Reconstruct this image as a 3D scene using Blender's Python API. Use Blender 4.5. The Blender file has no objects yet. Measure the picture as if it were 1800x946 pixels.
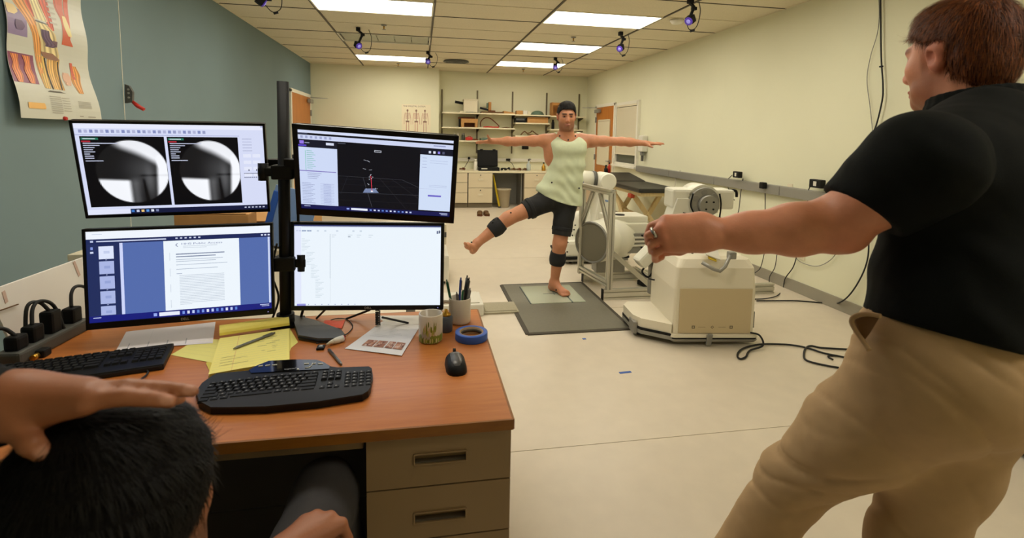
import bpy, bmesh, math, random
import numpy as np
from mathutils import Matrix, Vector

# ------------------------------------------------------------------ camera
FPX, PPX, PPY = 891.38, 900.0, 330.0          # focal length and principal point in pixels of the 1800x946 frame (the photo is cropped)
YAW, PITCH, ROLL = 0.17954, -0.10136, 0.01885
CAMH = 1.44
scene = bpy.context.scene
col = scene.collection

def cam_axes():
    cy, sy, cp, sp, cr, sr = math.cos(YAW), math.sin(YAW), math.cos(PITCH), math.sin(PITCH), math.cos(ROLL), math.sin(ROLL)
    f = np.array([sy*cp, cy*cp, sp]); r = np.array([cy, -sy, 0.]); u = np.cross(r, f)
    return cr*r + sr*u, -sr*r + cr*u, f
AX_R, AX_U, AX_F = cam_axes()
EYE = np.array([0., 0., CAMH])
cam_d = bpy.data.cameras.new('camera'); cam = bpy.data.objects.new('camera', cam_d); col.objects.link(cam)
m = Matrix.Identity(4)
for i in range(3):
    m[i][0] = AX_R[i]; m[i][1] = AX_U[i]; m[i][2] = -AX_F[i]; m[i][3] = EYE[i]
cam.matrix_world = m
cam_d.sensor_width = 36.0; cam_d.lens = FPX*36/1800; cam_d.shift_y = -(473-PPY)/1800
cam_d.clip_start = .02
cam_d.dof.use_dof = True; cam_d.dof.focus_distance = 2.6; cam_d.dof.aperture_fstop = 5.0
scene.camera = cam

# ------------------------------------------------------------------ world, exposure
w = bpy.data.worlds.new('world'); scene.world = w; w.use_nodes = True
w.node_tree.nodes['Background'].inputs[0].default_value = (1, .93, .8, 1)
w.node_tree.nodes['Background'].inputs[1].default_value = .03
scene.view_settings.view_transform = 'Standard'; scene.view_settings.look = 'None'
scene.view_settings.gamma = 1; scene.view_settings.exposure = 0.0
try: scene.view_settings.use_curve_mapping = False
except Exception: pass
LIGHT_STRENGTH = 10.8            # the lit ceiling troffers are the lamps of this room
LIGHT_COLOUR = (1.0, .935, .80)

# ------------------------------------------------------------------ pixel -> place
def ray(x, y): return AX_R*((x-PPX)/FPX) - AX_U*((y-PPY)/FPX) + AX_F
def onz(x, y, z): d = ray(x, y); return EYE + d*(z-CAMH)/d[2]
def onx(x, y, X): d = ray(x, y); return EYE + d*X/d[0]
def ony(x, y, Y): d = ray(x, y); return EYE + d*Y/d[1]
def dep(x, y, d): return EYE + ray(x, y)*d

# ------------------------------------------------------------------ materials
def lin(c):
    return tuple(((v/255)/12.92 if v/255 <= .04045 else ((v/255+.055)/1.055)**2.4) for v in c[:3])
MATS = {}
def mat(name, c=(128,128,128), rough=.5, metal=0, noise=None, bump=None, spec=.5, attr=False, emit=None, trans=0, coat=0, wood=None, stretch=None, sss=0):
    """Principled material; noise=(scale, amount) mottles the colour, bump=(scale, strength), attr reads the face colours"""
    m = bpy.data.materials.new(name); m.use_nodes = True; MATS[name] = m
    nt = m.node_tree; N = nt.nodes; L = nt.links; b = N['Principled BSDF']
    b.inputs['Roughness'].default_value = rough; b.inputs['Metallic'].default_value = metal
    b.inputs['Specular IOR Level'].default_value = spec; b.inputs['Transmission Weight'].default_value = trans
    b.inputs['Coat Weight'].default_value = coat
    if sss: b.inputs['Subsurface Weight'].default_value = sss; b.inputs['Subsurface Radius'].default_value = (.012, .005, .003); b.inputs['Subsurface Scale'].default_value = 1.0
    rgb = lin(c) + (1,)
    b.inputs['Base Color'].default_value = rgb
    src = None
    tc = N.new('ShaderNodeTexCoord'); mp = N.new('ShaderNodeMapping'); L.new(tc.outputs['Object'], mp.inputs['Vector'])
    if stretch: mp.inputs['Scale'].default_value = stretch
    if attr:
        at = N.new('ShaderNodeAttribute'); at.attribute_name = 'Col'; src = at.outputs['Color']
    if noise:
        n = N.new('ShaderNodeTexNoise'); n.inputs['Scale'].default_value = noise[0]; n.inputs['Detail'].default_value = 5
        L.new(mp.outputs[0], n.inputs['Vector'])
        r = N.new('ShaderNodeMapRange'); r.inputs['From Min'].default_value = .3; r.inputs['From Max'].default_value = .7
        r.inputs['To Min'].default_value = 1-noise[1]; r.inputs['To Max'].default_value = 1+noise[1]*.6
        L.new(n.outputs['Fac'], r.inputs['Value'])
        mx = N.new('ShaderNodeVectorMath'); mx.operation = 'SCALE'
        if src is not None: L.new(src, mx.inputs[0])
        else: mx.inputs[0].default_value = rgb[:3]
        L.new(r.outputs[0], mx.inputs['Scale']); src = mx.outputs[0]
    if wood:
        wv = N.new('ShaderNodeTexNoise'); wv.inputs['Scale'].default_value = wood[0]; wv.inputs['Detail'].default_value = 8; wv.inputs['Roughness'].default_value = .65
        L.new(mp.outputs[0], wv.inputs['Vector'])
        cr = N.new('ShaderNodeValToRGB'); cr.color_ramp.elements[0].position = .32; cr.color_ramp.elements[1].position = .7
        cr.color_ramp.elements[0].color = lin(wood[1]) + (1,); cr.color_ramp.elements[1].color = rgb
        L.new(wv.outputs['Fac'], cr.inputs[0]); src = cr.outputs[0]
    if src is not None: L.new(src, b.inputs['Base Color'])
    if bump:
        n = N.new('ShaderNodeTexNoise'); n.inputs['Scale'].default_value = bump[0]; n.inputs['Detail'].default_value = 4
        L.new(mp.outputs[0], n.inputs['Vector'])
        bp = N.new('ShaderNodeBump'); bp.inputs['Strength'].default_value = bump[1]; bp.inputs['Distance'].default_value = .01
        L.new(n.outputs['Fac'], bp.inputs['Height']); L.new(bp.outputs[0], b.inputs['Normal'])
    if emit:
        if attr: L.new(src, b.inputs['Emission Color']); b.inputs['Base Color'].default_value = (.01,.01,.01,1); [L.remove(l) for l in list(L) if l.to_socket == b.inputs['Base Color']]
        else: b.inputs['Emission Color'].default_value = emit[0] + (1,)
        b.inputs['Emission Strength'].default_value = emit[1]
    return m

# ------------------------------------------------------------------ mesh builder
def rotm(rx=0, ry=0, rz=0): return Matrix.Rotation(rz, 3, 'Z') @ Matrix.Rotation(ry, 3, 'Y') @ Matrix.Rotation(rx, 3, 'X')
class MB:
    def __init__(s): s.v = []; s.f = []; s.c = []; s.sm = []
    def add(s, vs, fs, c=None, sm=False):
        o = len(s.v); s.v += [tuple(map(float, p)) for p in vs]
        for f in fs: s.f.append(tuple(i+o for i in f)); s.c.append(c); s.sm.append(sm)
        return s
    def box(s, c, d, b=0, rot=None, c_=None):
        """box centred at c with size d, edges bevelled by b"""
        bm = bmesh.new(); bmesh.ops.create_cube(bm, size=1)
        for v in bm.verts: v.co = Vector((v.co.x*d[0], v.co.y*d[1], v.co.z*d[2]))
        if b: bmesh.ops.bevel(bm, geom=list(bm.edges), offset=b, segments=2, affect='EDGES', profile=.6)
        R = rot if rot is not None else Matrix.Identity(3)
        bm.verts.index_update()
        s.add([R @ v.co + Vector(c) for v in bm.verts], [[v.index for v in f.verts] for f in bm.faces], c_); bm.free()
        return s
    def bar(s, p0, p1, wx, wy=None, b=0, up=(0,0,1), c_=None):
        """rectangular bar from p0 to p1"""
        p0 = Vector(p0); p1 = Vector(p1); wy = wy or wx; d = (p1-p0); n = d.normalized()
        u = Vector(up); 
        if abs(u.dot(n)) > .98: u = Vector((0,1,0))
        x = n.cross(u).normalized(); y = x.cross(n)
        R = Matrix((x, y, n)).transposed()
        return s.box((p0+p1)/2, (wx, wy, d.length), b, R, c_)
    def cyl(s, p0, p1, r0, r1=None, n=20, c_=None, caps=True, sm=True):
        return s.tube([p0, p1], [r0, r0 if r1 is None else r1], n, c_, caps, sm)
    def tube(s, pts, r, n=8, c_=None, caps=True, sm=True):
        P = [Vector(p) for p in pts]; rr = r if hasattr(r, '__len__') else [r]*len(P)
        T = []
        for i in range(len(P)):
            a = P[max(i-1, 0)]; b = P[min(i+1, len(P)-1)]; t = (b-a)
            T.append(t.normalized() if t.length > 1e-9 else Vector((0,0,1)))
        up = Vector((0,0,1)) if abs(T[0].z) < .9 else Vector((1,0,0))
        x = T[0].cross(up).normalized(); vs = []; fs = []
        for i, p in enumerate(P):
            x = (x - T[i]*x.dot(T[i])).normalized(); y = T[i].cross(x)
            for k in range(n):
                a = 2*math.pi*k/n; vs.append(p + (x*math.cos(a) + y*math.sin(a))*rr[i])
        for i in range(len(P)-1):
            for k in range(n):
                k2 = (k+1) % n; fs.append((i*n+k, i*n+k2, (i+1)*n+k2, (i+1)*n+k))
        s.add(vs, fs, c_, sm)
        if caps:
            o = len(s.v)-len(vs)
            s.f.append(tuple(o+k for k in reversed(range(n)))); s.c.append(c_); s.sm.append(False)
            s.f.append(tuple(o+(len(P)-1)*n+k for k in range(n))); s.c.append(c_); s.sm.append(False)
        return s
    def lathe(s, prof, c=(0,0,0), n=28, R=None, c_=None, sm=True):
        vs = []; fs = []; R = R or Matrix.Identity(3)
        for (r, z) in prof:
            for k in range(n):
                a = 2*math.pi*k/n; vs.append(R @ Vector((r*math.cos(a), r*math.sin(a), z)) + Vector(c))
        for i in range(len(prof)-1):
            for k in range(n):
                k2 = (k+1) % n; fs.append((i*n+k, i*n+k2, (i+1)*n+k2, (i+1)*n+k))
        s.add(vs, fs, c_, sm)
        o = len(s.v)-len(vs)
        if prof[0] == prof[-1]: return s
        if prof[0][0] > 1e-6: s.f.append(tuple(o+k for k in reversed(range(n)))); s.c.append(c_); s.sm.append(False)
        if prof[-1][0] > 1e-6: s.f.append(tuple(o+(len(prof)-1)*n+k for k in range(n))); s.c.append(c_); s.sm.append(False)
        return s
    def prism(s, poly, z0, z1, F=None, c_=None):
        """poly in 2D extruded z0..z1; F maps (x, y, z) to a place"""
        F = F or (lambda x, y, z: (x, y, z)); n = len(poly)
        vs = [F(x, y, z0) for x, y in poly] + [F(x, y, z1) for x, y in poly]
        fs = [tuple(reversed(range(n))), tuple(range(n, 2*n))] + [(i, (i+1) % n, n+(i+1) % n, n+i) for i in range(n)]
        return s.add(vs, fs, c_)
    def quad(s, a, b, c, d, c_=None): return s.add([a, b, c, d], [(0,1,2,3)], c_)

def link(name, me, material, parent=None, loc=None):
    o = bpy.data.objects.new(name, me); col.objects.link(o)
    if material is not None and len(me.materials) == 0: me.materials.append(MATS[material] if isinstance(material, str) else material)
    if parent is not None: o.parent = parent
    if loc is not None: o.location = loc
    return o
def mesh(mb, name):
    me = bpy.data.meshes.new(name); me.from_pydata(mb.v, [], mb.f)
    me.polygons.foreach_set('use_smooth', mb.sm)
    if any(c is not None for c in mb.c):
        at = me.color_attributes.new('Col', 'FLOAT_COLOR', 'CORNER'); buf = []
        for f, c in zip(mb.f, mb.c):
            q = (lin(c) if c is not None else (.5,.5,.5)) + (1.,); buf += list(q)*len(f)
        at.data.foreach_set('color', buf)
    bm = bmesh.new(); bm.from_mesh(me); bmesh.ops.recalc_face_normals(bm, faces=bm.faces); bm.to_mesh(me); bm.free()
    me.update(); return me
def flatmesh(mb, name):
    """as mesh() but the faces keep the winding they were given (prints and screens)"""
    me = bpy.data.meshes.new(name); me.from_pydata(mb.v, [], mb.f)
    at = me.color_attributes.new('Col', 'FLOAT_COLOR', 'CORNER'); buf = []
    for f, c in zip(mb.f, mb.c): buf += list((c if len(c) == 4 else lin(c) + (1.,)))*len(f)
    at.data.foreach_set('color', buf); me.update(); return me
def obj(name, mb, material, parent=None, loc=None): return link(name, mesh(mb, name), material, parent, loc)
def tag(o, label, cat, group=None, kind=None):
    o['label'] = label; o['category'] = cat
    if group: o['group'] = group
    if kind: o['kind'] = kind
    return o
def thing(name, label, cat, loc=(0,0,0), rz=0, group=None):
    o = bpy.data.objects.new(name, None); col.objects.link(o); o.location = loc; o.rotation_euler = (0,0,rz); o.empty_display_size = .05
    return tag(o, label, cat, group)
def struct(name, mb, material, parent=None):
    o = obj(name, mb, material, parent)
    if parent is None: o['kind'] = 'structure'
    return o
def spline(pts, n=8):
    """Catmull-Rom through pts"""
    P = [np.array(p, float) for p in pts]; P = [2*P[0]-P[1]] + P + [2*P[-1]-P[-2]]; out = []
    for i in range(1, len(P)-2):
        for k in range(n):
            t = k/n
            out.append(.5*((2*P[i]) + (P[i+1]-P[i-1])*t + (2*P[i-1]-5*P[i]+4*P[i+1]-P[i+2])*t*t + (3*P[i]-P[i-1]-3*P[i+1]+P[i+2])*t**3))
    out.append(P[-2]); return out
_txt = {}
def text_polys(s, size=1.0):
    """outline faces of a text in Blender's built-in font, origin at the left end of the baseline"""
    if s not in _txt:
        cu = bpy.data.curves.new('t', 'FONT'); cu.body = s; o = bpy.data.objects.new('t', cu); col.objects.link(o)
        bpy.context.view_layer.update()
        me = o.evaluated_get(bpy.context.evaluated_depsgraph_get()).to_mesh()
        _txt[s] = ([tuple(v.co) for v in me.vertices], [tuple(p.vertices) for p in me.polygons])
        bpy.data.objects.remove(o); bpy.data.curves.remove(cu)
    v, f = _txt[s]; return [(x*size, y*size) for x, y, z in v], f

class Canvas:
    """flat print made of coloured faces: x right, y down in 0..W, 0..H; each layer lies a hair above the last"""
    def __init__(s, W, H, F, step=.00006): s.W, s.H, s.F, s.mb, s.k, s.step = W, H, F, MB(), 0, step
    def up(s): s.k += 1
    def poly(s, pts, c): s.mb.add([s.F(x, y, s.k*s.step) for x, y in pts], [tuple(range(len(pts)))], c)
    def rect(s, x0, y0, x1, y1, c): s.poly([(x0,y0),(x0,y1),(x1,y1),(x1,y0)], c)
    def line(s, x0, y0, x1, y1, wd, c):
        dx, dy = x1-x0, y1-y0; l = math.hypot(dx, dy) or 1; nx, ny = -dy/l*wd/2, dx/l*wd/2
        s.poly([(x0+nx,y0+ny),(x1+nx,y1+ny),(x1-nx,y1-ny),(x0-nx,y0-ny)][::-1] if False else [(x0-nx,y0-ny),(x0+nx,y0+ny),(x1+nx,y1+ny),(x1-nx,y1-ny)], c)
    def text(s, x, y, t, size, c):
        v, f = text_polys(t, size); s.mb.add([s.F(x+a, y-b, s.k*s.step) for a, b in v], f, c)
    def disc(s, x, y, rx, ry, c, n=24): s.poly([(x+rx*math.cos(-2*math.pi*i/n), y+ry*math.sin(-2*math.pi*i/n)) for i in range(n)], c)
    def done(s, name, material, parent=None, loc=None): return link(name, flatmesh(s.mb, name), material, parent, loc)
# ================================================================== MATERIALS
mat('wall_yellow', (228,226,197), .85, noise=(1.2,.03), bump=(260,.06))
mat('wall_blue', (116,136,140), .8, noise=(1.5,.04), bump=(260,.06))
mat('floor_vinyl', (214,202,182), .36, noise=(9,.035), bump=(30,.015), spec=.4)
mat('seam', (150,136,110), .6)
mat('tile', (226,216,188), .95, noise=(60,.06), bump=(180,.2))
mat('ceiling_slab', (90,84,70), .9)
mat('tee', (74,64,44), .55)
mat('tee_grey', (128,116,90), .6)
mat('white_paint', (232,228,212), .5)
mat('cream', (224,214,186), .5)
mat('off_white', (226,222,208), .38)
mat('robot_white', (232,229,214), .3, coat=.2)
mat('cart_cream', (232,224,202), .38)
mat('steel_grey', (150,148,140), .4, .3)
mat('dark_grey', (78,78,74), .5)
mat('grey', (138,136,128), .5)
mat('black', (13,13,14), .55, spec=.25)
mat('black_gloss', (9,9,10), .3, spec=.3)
mat('black_rubber', (18,18,18), .85, spec=.2)
mat('alu', (206,204,192), .34, .7)
mat('alu_groove', (70,68,62), .6, .4)
mat('door_wood', (196,124,48), .45, wood=(3.2,(172,100,34)), stretch=(6,6,.5))
mat('shelf_white', (232,222,190), .55)
mat('standard', (110,100,76), .5, .4)
mat('baseboard', (150,144,128), .6)
mat('cardboard', (190,142,84), .85, noise=(20,.08))
mat('cardboard_dark', (108,62,32), .8)
mat('plywood', (196,142,74), .7, wood=(8,(168,112,52)))
mat('cabinet', (222,208,176), .5)
mat('toe_kick', (138,126,104), .7)
mat('yellow', (206,176,32), .5)
mat('trash', (178,166,140), .5)
mat('red', (190,40,28), .45)
mat('orange_red', (232,86,48), .7)
mat('brown', (104,74,40), .8)
mat('green_helmet', (88,110,92), .5)
mat('glass', (190,200,196), .08, spec=.6)
mat('dark_glass', (62,66,56), .1)
mat('blue', (40,86,170), .5)
mat('light_blue', (120,150,196), .5)
mat('lamp', (255,250,235), .5, emit=(LIGHT_COLOUR, LIGHT_STRENGTH))
mat('dim_louvre', (178,178,154), .5)
mat('purple_ring', (70,40,150), .3, emit=((.1,.05,.42), .35))
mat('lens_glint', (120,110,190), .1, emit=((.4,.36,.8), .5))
mat('print', (255,255,255), .6, attr=True)
mat('screen', (255,255,255), .5, spec=.15, attr=True, emit=((1,1,1), 1.0))
mat('cable', (20,20,20), .6)
mat('cable_white', (214,208,190), .6)
mat('brass', (196,150,60), .3, .9)

# ================================================================== ROOM SHELL
XL, XR, Y0, YB, YA, ZC, XA = -2.05, 3.55, -1.7, 10.28, 10.66, 2.74, .36
fl = struct('floor', MB().box(((XL+XR)/2, (Y0+YA)/2, -.06), (XR-XL+.4, YA-Y0+.4, .1)), 'seam')
ys = [Y0-.15, .32, 2.15, 3.98, 5.81, 7.64, 9.47, YA+.15]
for a, b in zip(ys, ys[1:]):
    obj('vinyl_sheet', MB().box(((XL+XR)/2, (a+b)/2, -.005), (XR-XL+.3, b-a-.004, .01)), 'floor_vinyl', fl)
struct('wall_left', MB().box((XL-.1, (Y0+YB)/2, ZC/2), (.2, YB-Y0+.4, ZC+.1)), 'wall_blue')
struct('trim_1', MB().box((XL+.02, (Y0+3.95)/2, ZC/2), (.04, 3.95-Y0, ZC)), 'wall_blue')
obj('corner_bead', MB().bar((XL+.041,3.949,0), (XL+.041,3.949,ZC), .004), 'white_paint', bpy.data.objects['trim_1'])
struct('wall_right', MB().box((XR+.1, (Y0+YA)/2, ZC/2), (.2, YA-Y0+.4, ZC+.1)), 'wall_yellow')
struct('wall_back_near', MB().box(((XL+XA)/2, YB+.3, ZC/2), (XA-XL, .6, ZC)), 'wall_yellow')
struct('wall_back_alcove', MB().box(((XA+XR)/2, YA+.1, ZC/2), (XR-XA, .2, ZC)), 'wall_yellow')
struct('wall_front', MB().box(((XL+XR)/2, Y0-.1, ZC/2), (XR-XL+.4, .2, ZC+.1)), 'wall_yellow')
struct('baseboard_right', MB().box((XR-.006, (Y0+8.9)/2, .055), (.012, 8.9-Y0, .11), .003), 'baseboard')
struct('baseboard_left', MB().box((XL+.006, (3.95+8.45)/2, .055), (.012, 8.45-3.95, .11), .003), 'baseboard')
struct('baseboard_back', MB().box(((XL+XA)/2, YB-.006, .055), (XA-XL, .012, .11), .003), 'baseboard')

# ceiling: slab, grid and tiles
ce = struct('ceiling', MB().box(((XL+XR)/2, (Y0+YA)/2, ZC+.17), (XR-XL+.4, YA-Y0+.6, .1)), 'ceiling_slab')
TX = [XL, -1.08, .14, 1.355, 2.57, XR]; TY = [5.21+.61*k for k in range(-11, 10)]
TY = [y for y in TY if y > Y0] ; TY = [Y0] + TY + [YA]
LIT = {(1,5.21), (3,5.21), (3,7.04), (3,8.87), (1,8.87), (1,3.38), (3,3.38), (1,1.55), (3,-.28)}; OFF = {(1,7.04)}
NEAR = {(3,1.55), (1,-.28)}    # the same fixtures over the camera, switched off
def near(i, y, S): return any(i == a and abs(y-b) < .02 for a, b in S)
tile_me = {}
for j in range(len(TY)-1):
    for i in range(5):
        y0, y1 = TY[j], TY[j+1]
        if i <= 1 and y0 > YB-.05: continue
        if near(i, y0, LIT | OFF | NEAR): continue
        if i == 2 and abs(y0-8.87) < .02: continue          # the air diffuser panel sits here
        x0, x1 = TX[i]+.010, TX[i+1]-.010; a, b = x1-x0, y1-y0-.016
        key = (round(a,3), round(b,3))
        if key not in tile_me:
            t = MB(); h = b/2-.0008
            if b > .3:
                t.box((0, -b/4, .012), (a, h, .02), .0012); t.box((0, b/4, .012), (a, h, .02), .0012); t.box((0, 0, .0135), (a-.01, b-.01, .02))
            else: t.box((0,0,.012), (a, b, .02), .003)
            tile_me[key] = mesh(t, 'ceiling_tile')
        link('ceiling_tile', tile_me[key], 'tile', ce, ((x0+x1)/2, (y0+y1)/2, ZC))
for x in TX[1:-1]:
    obj('main_tee', MB().box((x, (Y0+YA)/2, ZC-.001), (.022, YA-Y0, .012)).box((x, (Y0+YA)/2, ZC+.02), (.004, YA-Y0, .04)), 'tee', ce)
for y in TY[1:-1]:
    obj('cross_tee', MB().box(((XL+XR)/2, y, ZC+.002), (XR-XL, .012, .01)), 'tee' if int(round((y-5.82)/.61)) % 2 == 0 else 'tile', ce)
for nm, p, q in (('wall_angle', (XL+.01,Y0,ZC), (XL+.01,YB,ZC)), ('wall_angle', (XR-.01,Y0,ZC), (XR-.01,YA,ZC)), ('wall_angle', (XL,YB-.01,ZC), (XA,YB-.01,ZC)), ('wall_angle', (XA,YA-.01,ZC), (XR,YA-.01,ZC))):
    obj(nm, MB().bar(p, q, .02, .004), 'tile', ce)

# ceiling lights
names = {(1,5.21): 'lit ceiling light panel at the top of the view, left of centre', (3,5.21): 'largest lit ceiling light panel right of the centre tee',
         (3,7.04): 'middle lit ceiling light panel of the right-hand row', (3,8.87): 'farthest lit ceiling light panel over the shelves', (1,3.38): 'lit ceiling light panel just above the view, over the blue wall side', (1,1.55): 'lit ceiling light panel over the desk, out of view', (1,-.28): 'lit ceiling light panel behind the camera on the desk side', (3,-.28): 'lit ceiling light panel behind the camera on the right', (3,3.38): 'lit ceiling light panel just above the view, over the cart', (1,8.87): 'narrow lit ceiling light panel by the yellow back wall'}
for (i, y) in sorted(LIT | OFF):
    cx, cy = (TX[i]+TX[i+1])/2, y+.305; on = (i, y) in LIT; a, b = TX[i+1]-TX[i]-.03, .58
    t = thing('ceiling_light' if on else 'louvred_light', names.get((i, y), 'unlit louvred ceiling fixture between the lit panels'), 'ceiling light', (cx, cy, ZC), 0, 'ceiling light panels')
    fr = MB()
    for p, q in (((-a/2,-b/2,0), (a/2,-b/2,0)), ((-a/2,b/2,0), (a/2,b/2,0)), ((-a/2,-b/2,0), (-a/2,b/2,0)), ((a/2,-b/2,0), (a/2,b/2,0))): fr.bar(p, q, .018, .02)
    fr.box((0,0,.06), (a, b, .01)); obj('frame', fr, 'white_paint', t)
    if on: obj('diffuser', MB().box((0,0,.006), (a-.02, b-.02, .008)), 'lamp', t)
    else:
        for k in range(5): obj('louvre_panel', MB().box((-a/2+.02+(a-.04)*(k+.5)/5, 0, .012), ((a-.04)/5-.006, b-.03, .01), .003, rotm(0, .02, 0)), 'dim_louvre', t)
for (i, y) in sorted(NEAR):
    cx, cy = (TX[i]+TX[i+1])/2, y+.305; a, b = TX[i+1]-TX[i]-.03, .58
    t = thing('unlit_light', 'unlit ceiling panel ' + ('left' if i == 1 else 'right') + ' of centre, ' + ('over' if y > 0 else 'behind') + ' the camera', 'ceiling light', (cx, cy, ZC), 0, 'ceiling light panels')
    obj('frame', MB().box((0,0,.03), (a, b, .03)), 'white_paint', t); obj('diffuser', MB().box((0,0,.008), (a-.03, b-.03, .01)), 'off_white', t)
# air diffuser
t = thing('air_diffuser', 'square ceiling air diffuser with dark opening beyond the middle tee', 'vent', (.62, 9.175, ZC), 0)
obj('plate', MB().box((.1275,0,.01), (1.195,.594,.012), .003), 'tile', t)
for k in range(3): obj('vane', MB().lathe([(.21-.06*k, 0), (.23-.06*k, -.018), (.2-.06*k, -.02), (.18-.06*k, -.002)], (0,0,.004), 24), 'dark_grey', t)
# sprinkler heads
for k, (x, y, lab) in enumerate(((675,48,'small brass sprinkler head in front of the unlit louvred fixture'), (1008,69,'small sprinkler head between the two nearer lit panels'), (700,114,'tiny sprinkler head above the back wall, left of centre'), (920,124,'tiny sprinkler head above the shelving wall'))):
    p = onz(x, y, ZC-.03); t = thing('sprinkler_head', lab, 'sprinkler', (p[0], p[1], ZC-.004), 0, 'ceiling sprinklers')
    obj('escutcheon', MB().lathe([(.034,0), (.03,-.008), (.012,-.012)], (0,0,0), 16), 'steel_grey', t)
    obj('nozzle', MB().cyl((0,0,-.01), (0,0,-.05), .01, .008, 10), 'brass', t); obj('deflector', MB().cyl((0,0,-.052), (0,0,-.056), .022, n=12), 'steel_grey', t)
# smoke detector beside the nearest right-hand camera
p = onz(1190,38,ZC-.02); tag(obj('smoke_detector', MB().lathe([(.075,.004), (.075,-.012), (.055,-.036), (.02,-.042), (0,-.042)], (p[0],p[1],ZC-.006), 24), 'white_paint'), 'white round smoke detector beside the nearest right-hand camera', 'smoke detector')

# motion-capture cameras clamped under the ceiling grid
def mocap(px, py, zdrop, aim, label, offs=(0,0)):
    p = onz(px, py, ZC-zdrop); t = thing('motion_camera', label, 'camera', (p[0]+offs[0], p[1]+offs[1], ZC-zdrop), 0, 'motion capture cameras under the ceiling')
    a = Vector(aim); a.normalize(); R = a.to_track_quat('-Y', 'Z').to_matrix()
    obj('clamp', MB().box((0,0,zdrop-.025), (.05,.05,.045), .006).bar((0,0,zdrop-.04), (.05,.02,zdrop-.075), .022).box((.05,.02,zdrop-.085), (.05,.03,.03), .005), 'black', t)
    obj('arm', MB().tube([(.05,.02,zdrop-.09), (.03,.01,zdrop*.45), (0,0,.02)], .014, 8), 'black', t)
    b = obj('body', MB().box((0,.02,0), (.07,.07,.07), .01, None), 'black', t); b.matrix_local = R.to_4x4()
    r = obj('ring_light', MB().lathe([(.022,0), (.038,0), (.038,.012), (.022,.012)], (0,-.012,0), 24, rotm(math.pi/2,0,0)), 'purple_ring', t); r.matrix_local = R.to_4x4()
    l = obj('lens', MB().lathe([(.019,-.02), (.021,.012), (.012,.02), (0,.021)], (0,-.012,0), 20, rotm(math.pi/2,0,0)), 'lens_glint', t); l.matrix_local = R.to_4x4()
    obj('cable', MB().tube(spline([(0,.06,0), (.06,.1,-.06), (.13,.1,-.03), (.15,.08,zdrop*.5), (.12,.06,zdrop-.01)], 5), .004, 6).cyl((.07,.1,-.075), (.11,.1,-.06), .011, n=8), 'cable', t)
mocap(461, 4, .12, (1.2,.6,-.9), 'ceiling camera at the top edge above the blue wall')
mocap(630, 80, .22, (.6,-.8,-.6), 'ceiling camera on a bent arm below the unlit louvred fixture')
mocap(752, 108, .16, (.2,-1,-.6), 'ceiling camera beside the air diffuser near the back wall')
mocap(976, 118, .16, (-.1,-1,-.7), 'farthest ceiling camera, above the standing man')
mocap(1090, 85, .2, (-.8,-.8,-.7), 'ceiling camera halfway along the right-hand rail')
mocap(1212, 36, .2, (-.9,-.5,-.7), 'nearest ceiling camera on the right-hand rail')

# ------------------------------------------------------------------ doors and window
def door(name, xw, s, y0, y1, z1, panel):
    """door in a side wall; s = +1 when the room lies towards +x"""
    f = lambda d: xw + s*d
    fr = MB()
    fr.box((f(.012), y0-.03, (z1+.05)/2), (.03, .06, z1+.05), .004).box((f(.012), y1+.03, (z1+.05)/2), (.03, .06, z1+.05), .004).box((f(.012), (y0+y1)/2, z1+.03), (.03, y1-y0+.12, .06), .004)
    d = struct(name, MB().box((f(.004), (y0+y1)/2, z1/2+.005), (.04, y1-y0-.01, z1-.01), .003), 'door_wood')
    obj('door_frame', fr, 'white_paint', d)
    for z in (.35, 1.05, 1.8): obj('hinge', MB().cyl((f(.04), y1-.005, z-.055), (f(.04), y1-.005, z+.055), .011, n=10).box((f(.03), y1-.02, z), (.006,.05,.11)), 'steel_grey', d)
    obj('door_closer', MB().box((f(.065), y1-.18, z1-.07), (.06,.24,.07), .008), 'steel_grey', d)
    obj('closer_arm', MB().bar((f(.1), y1-.26, z1-.02), (f(.36), y1-.12, z1-.012), .02, .008).bar((f(.36), y1-.12, z1-.012), (f(.02), y1+.02, z1+.01), .02, .008), 'steel_grey', d)
    obj('lever_handle', MB().cyl((f(.024), y0+.09, 1.0), (f(.075), y0+.09, 1.0), .012, n=10).bar((f(.07), y0+.08, 1.0), (f(.07), y0+.2, 1.0), .014, .018, .003).cyl((f(.024), y0+.09, 1.0), (f(.03), y0+.09, 1.0), .03, n=16), 'steel_grey', d)
    if panel:
        a, b, c0, c1 = y0+.16, y1-.16, .92, 1.78
        obj('door_pane', MB().box((f(.027), (a+b)/2, (c0+c1)/2), (.008, b-a, c1-c0), .002), 'cream', d)
        m_ = MB()
        for p, q in (((a,c0),(b,c0)), ((a,c1),(b,c1)), ((a,c0),(a,c1)), ((b,c0),(b,c1))): m_.bar((f(.032), p[0], p[1]), (f(.032), q[0], q[1]), .03, .018, .003, (1,0,0))
        obj('pane_bead', m_, 'cream', d)
    return d
door('door_1', XL, 1, 8.72, 10.1, 2.08, False)
door('door_2', XR, -1, 9.02, 9.96, 2.04, True)
wy0, wy1, wz0, wz1 = 7.92, 8.86, .98, 2.04
wn = struct('window_1', MB().box((XR+.0, (wy0+wy1)/2, (wz0+wz1)/2), (.02, wy1-wy0, wz1-wz0)), 'dark_glass')
fr = MB()
for p, q in (((wy0,wz0),(wy1,wz0)), ((wy0,wz1),(wy1,wz1)), ((wy0,wz0-.03),(wy0,wz1+.03)), ((wy1,wz0-.03),(wy1,wz1+.03))): fr.bar((XR-.02, p[0], p[1]), (XR-.02, q[0], q[1]), .06, .05, .004, (1,0,0))
obj('window_frame', fr, 'white_paint', wn)
obj('window_sill', MB().box((XR-.04, (wy0+wy1)/2, wz0-.03), (.1, wy1-wy0+.1, .03), .004), 'white_paint', wn)
b = MB()
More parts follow.
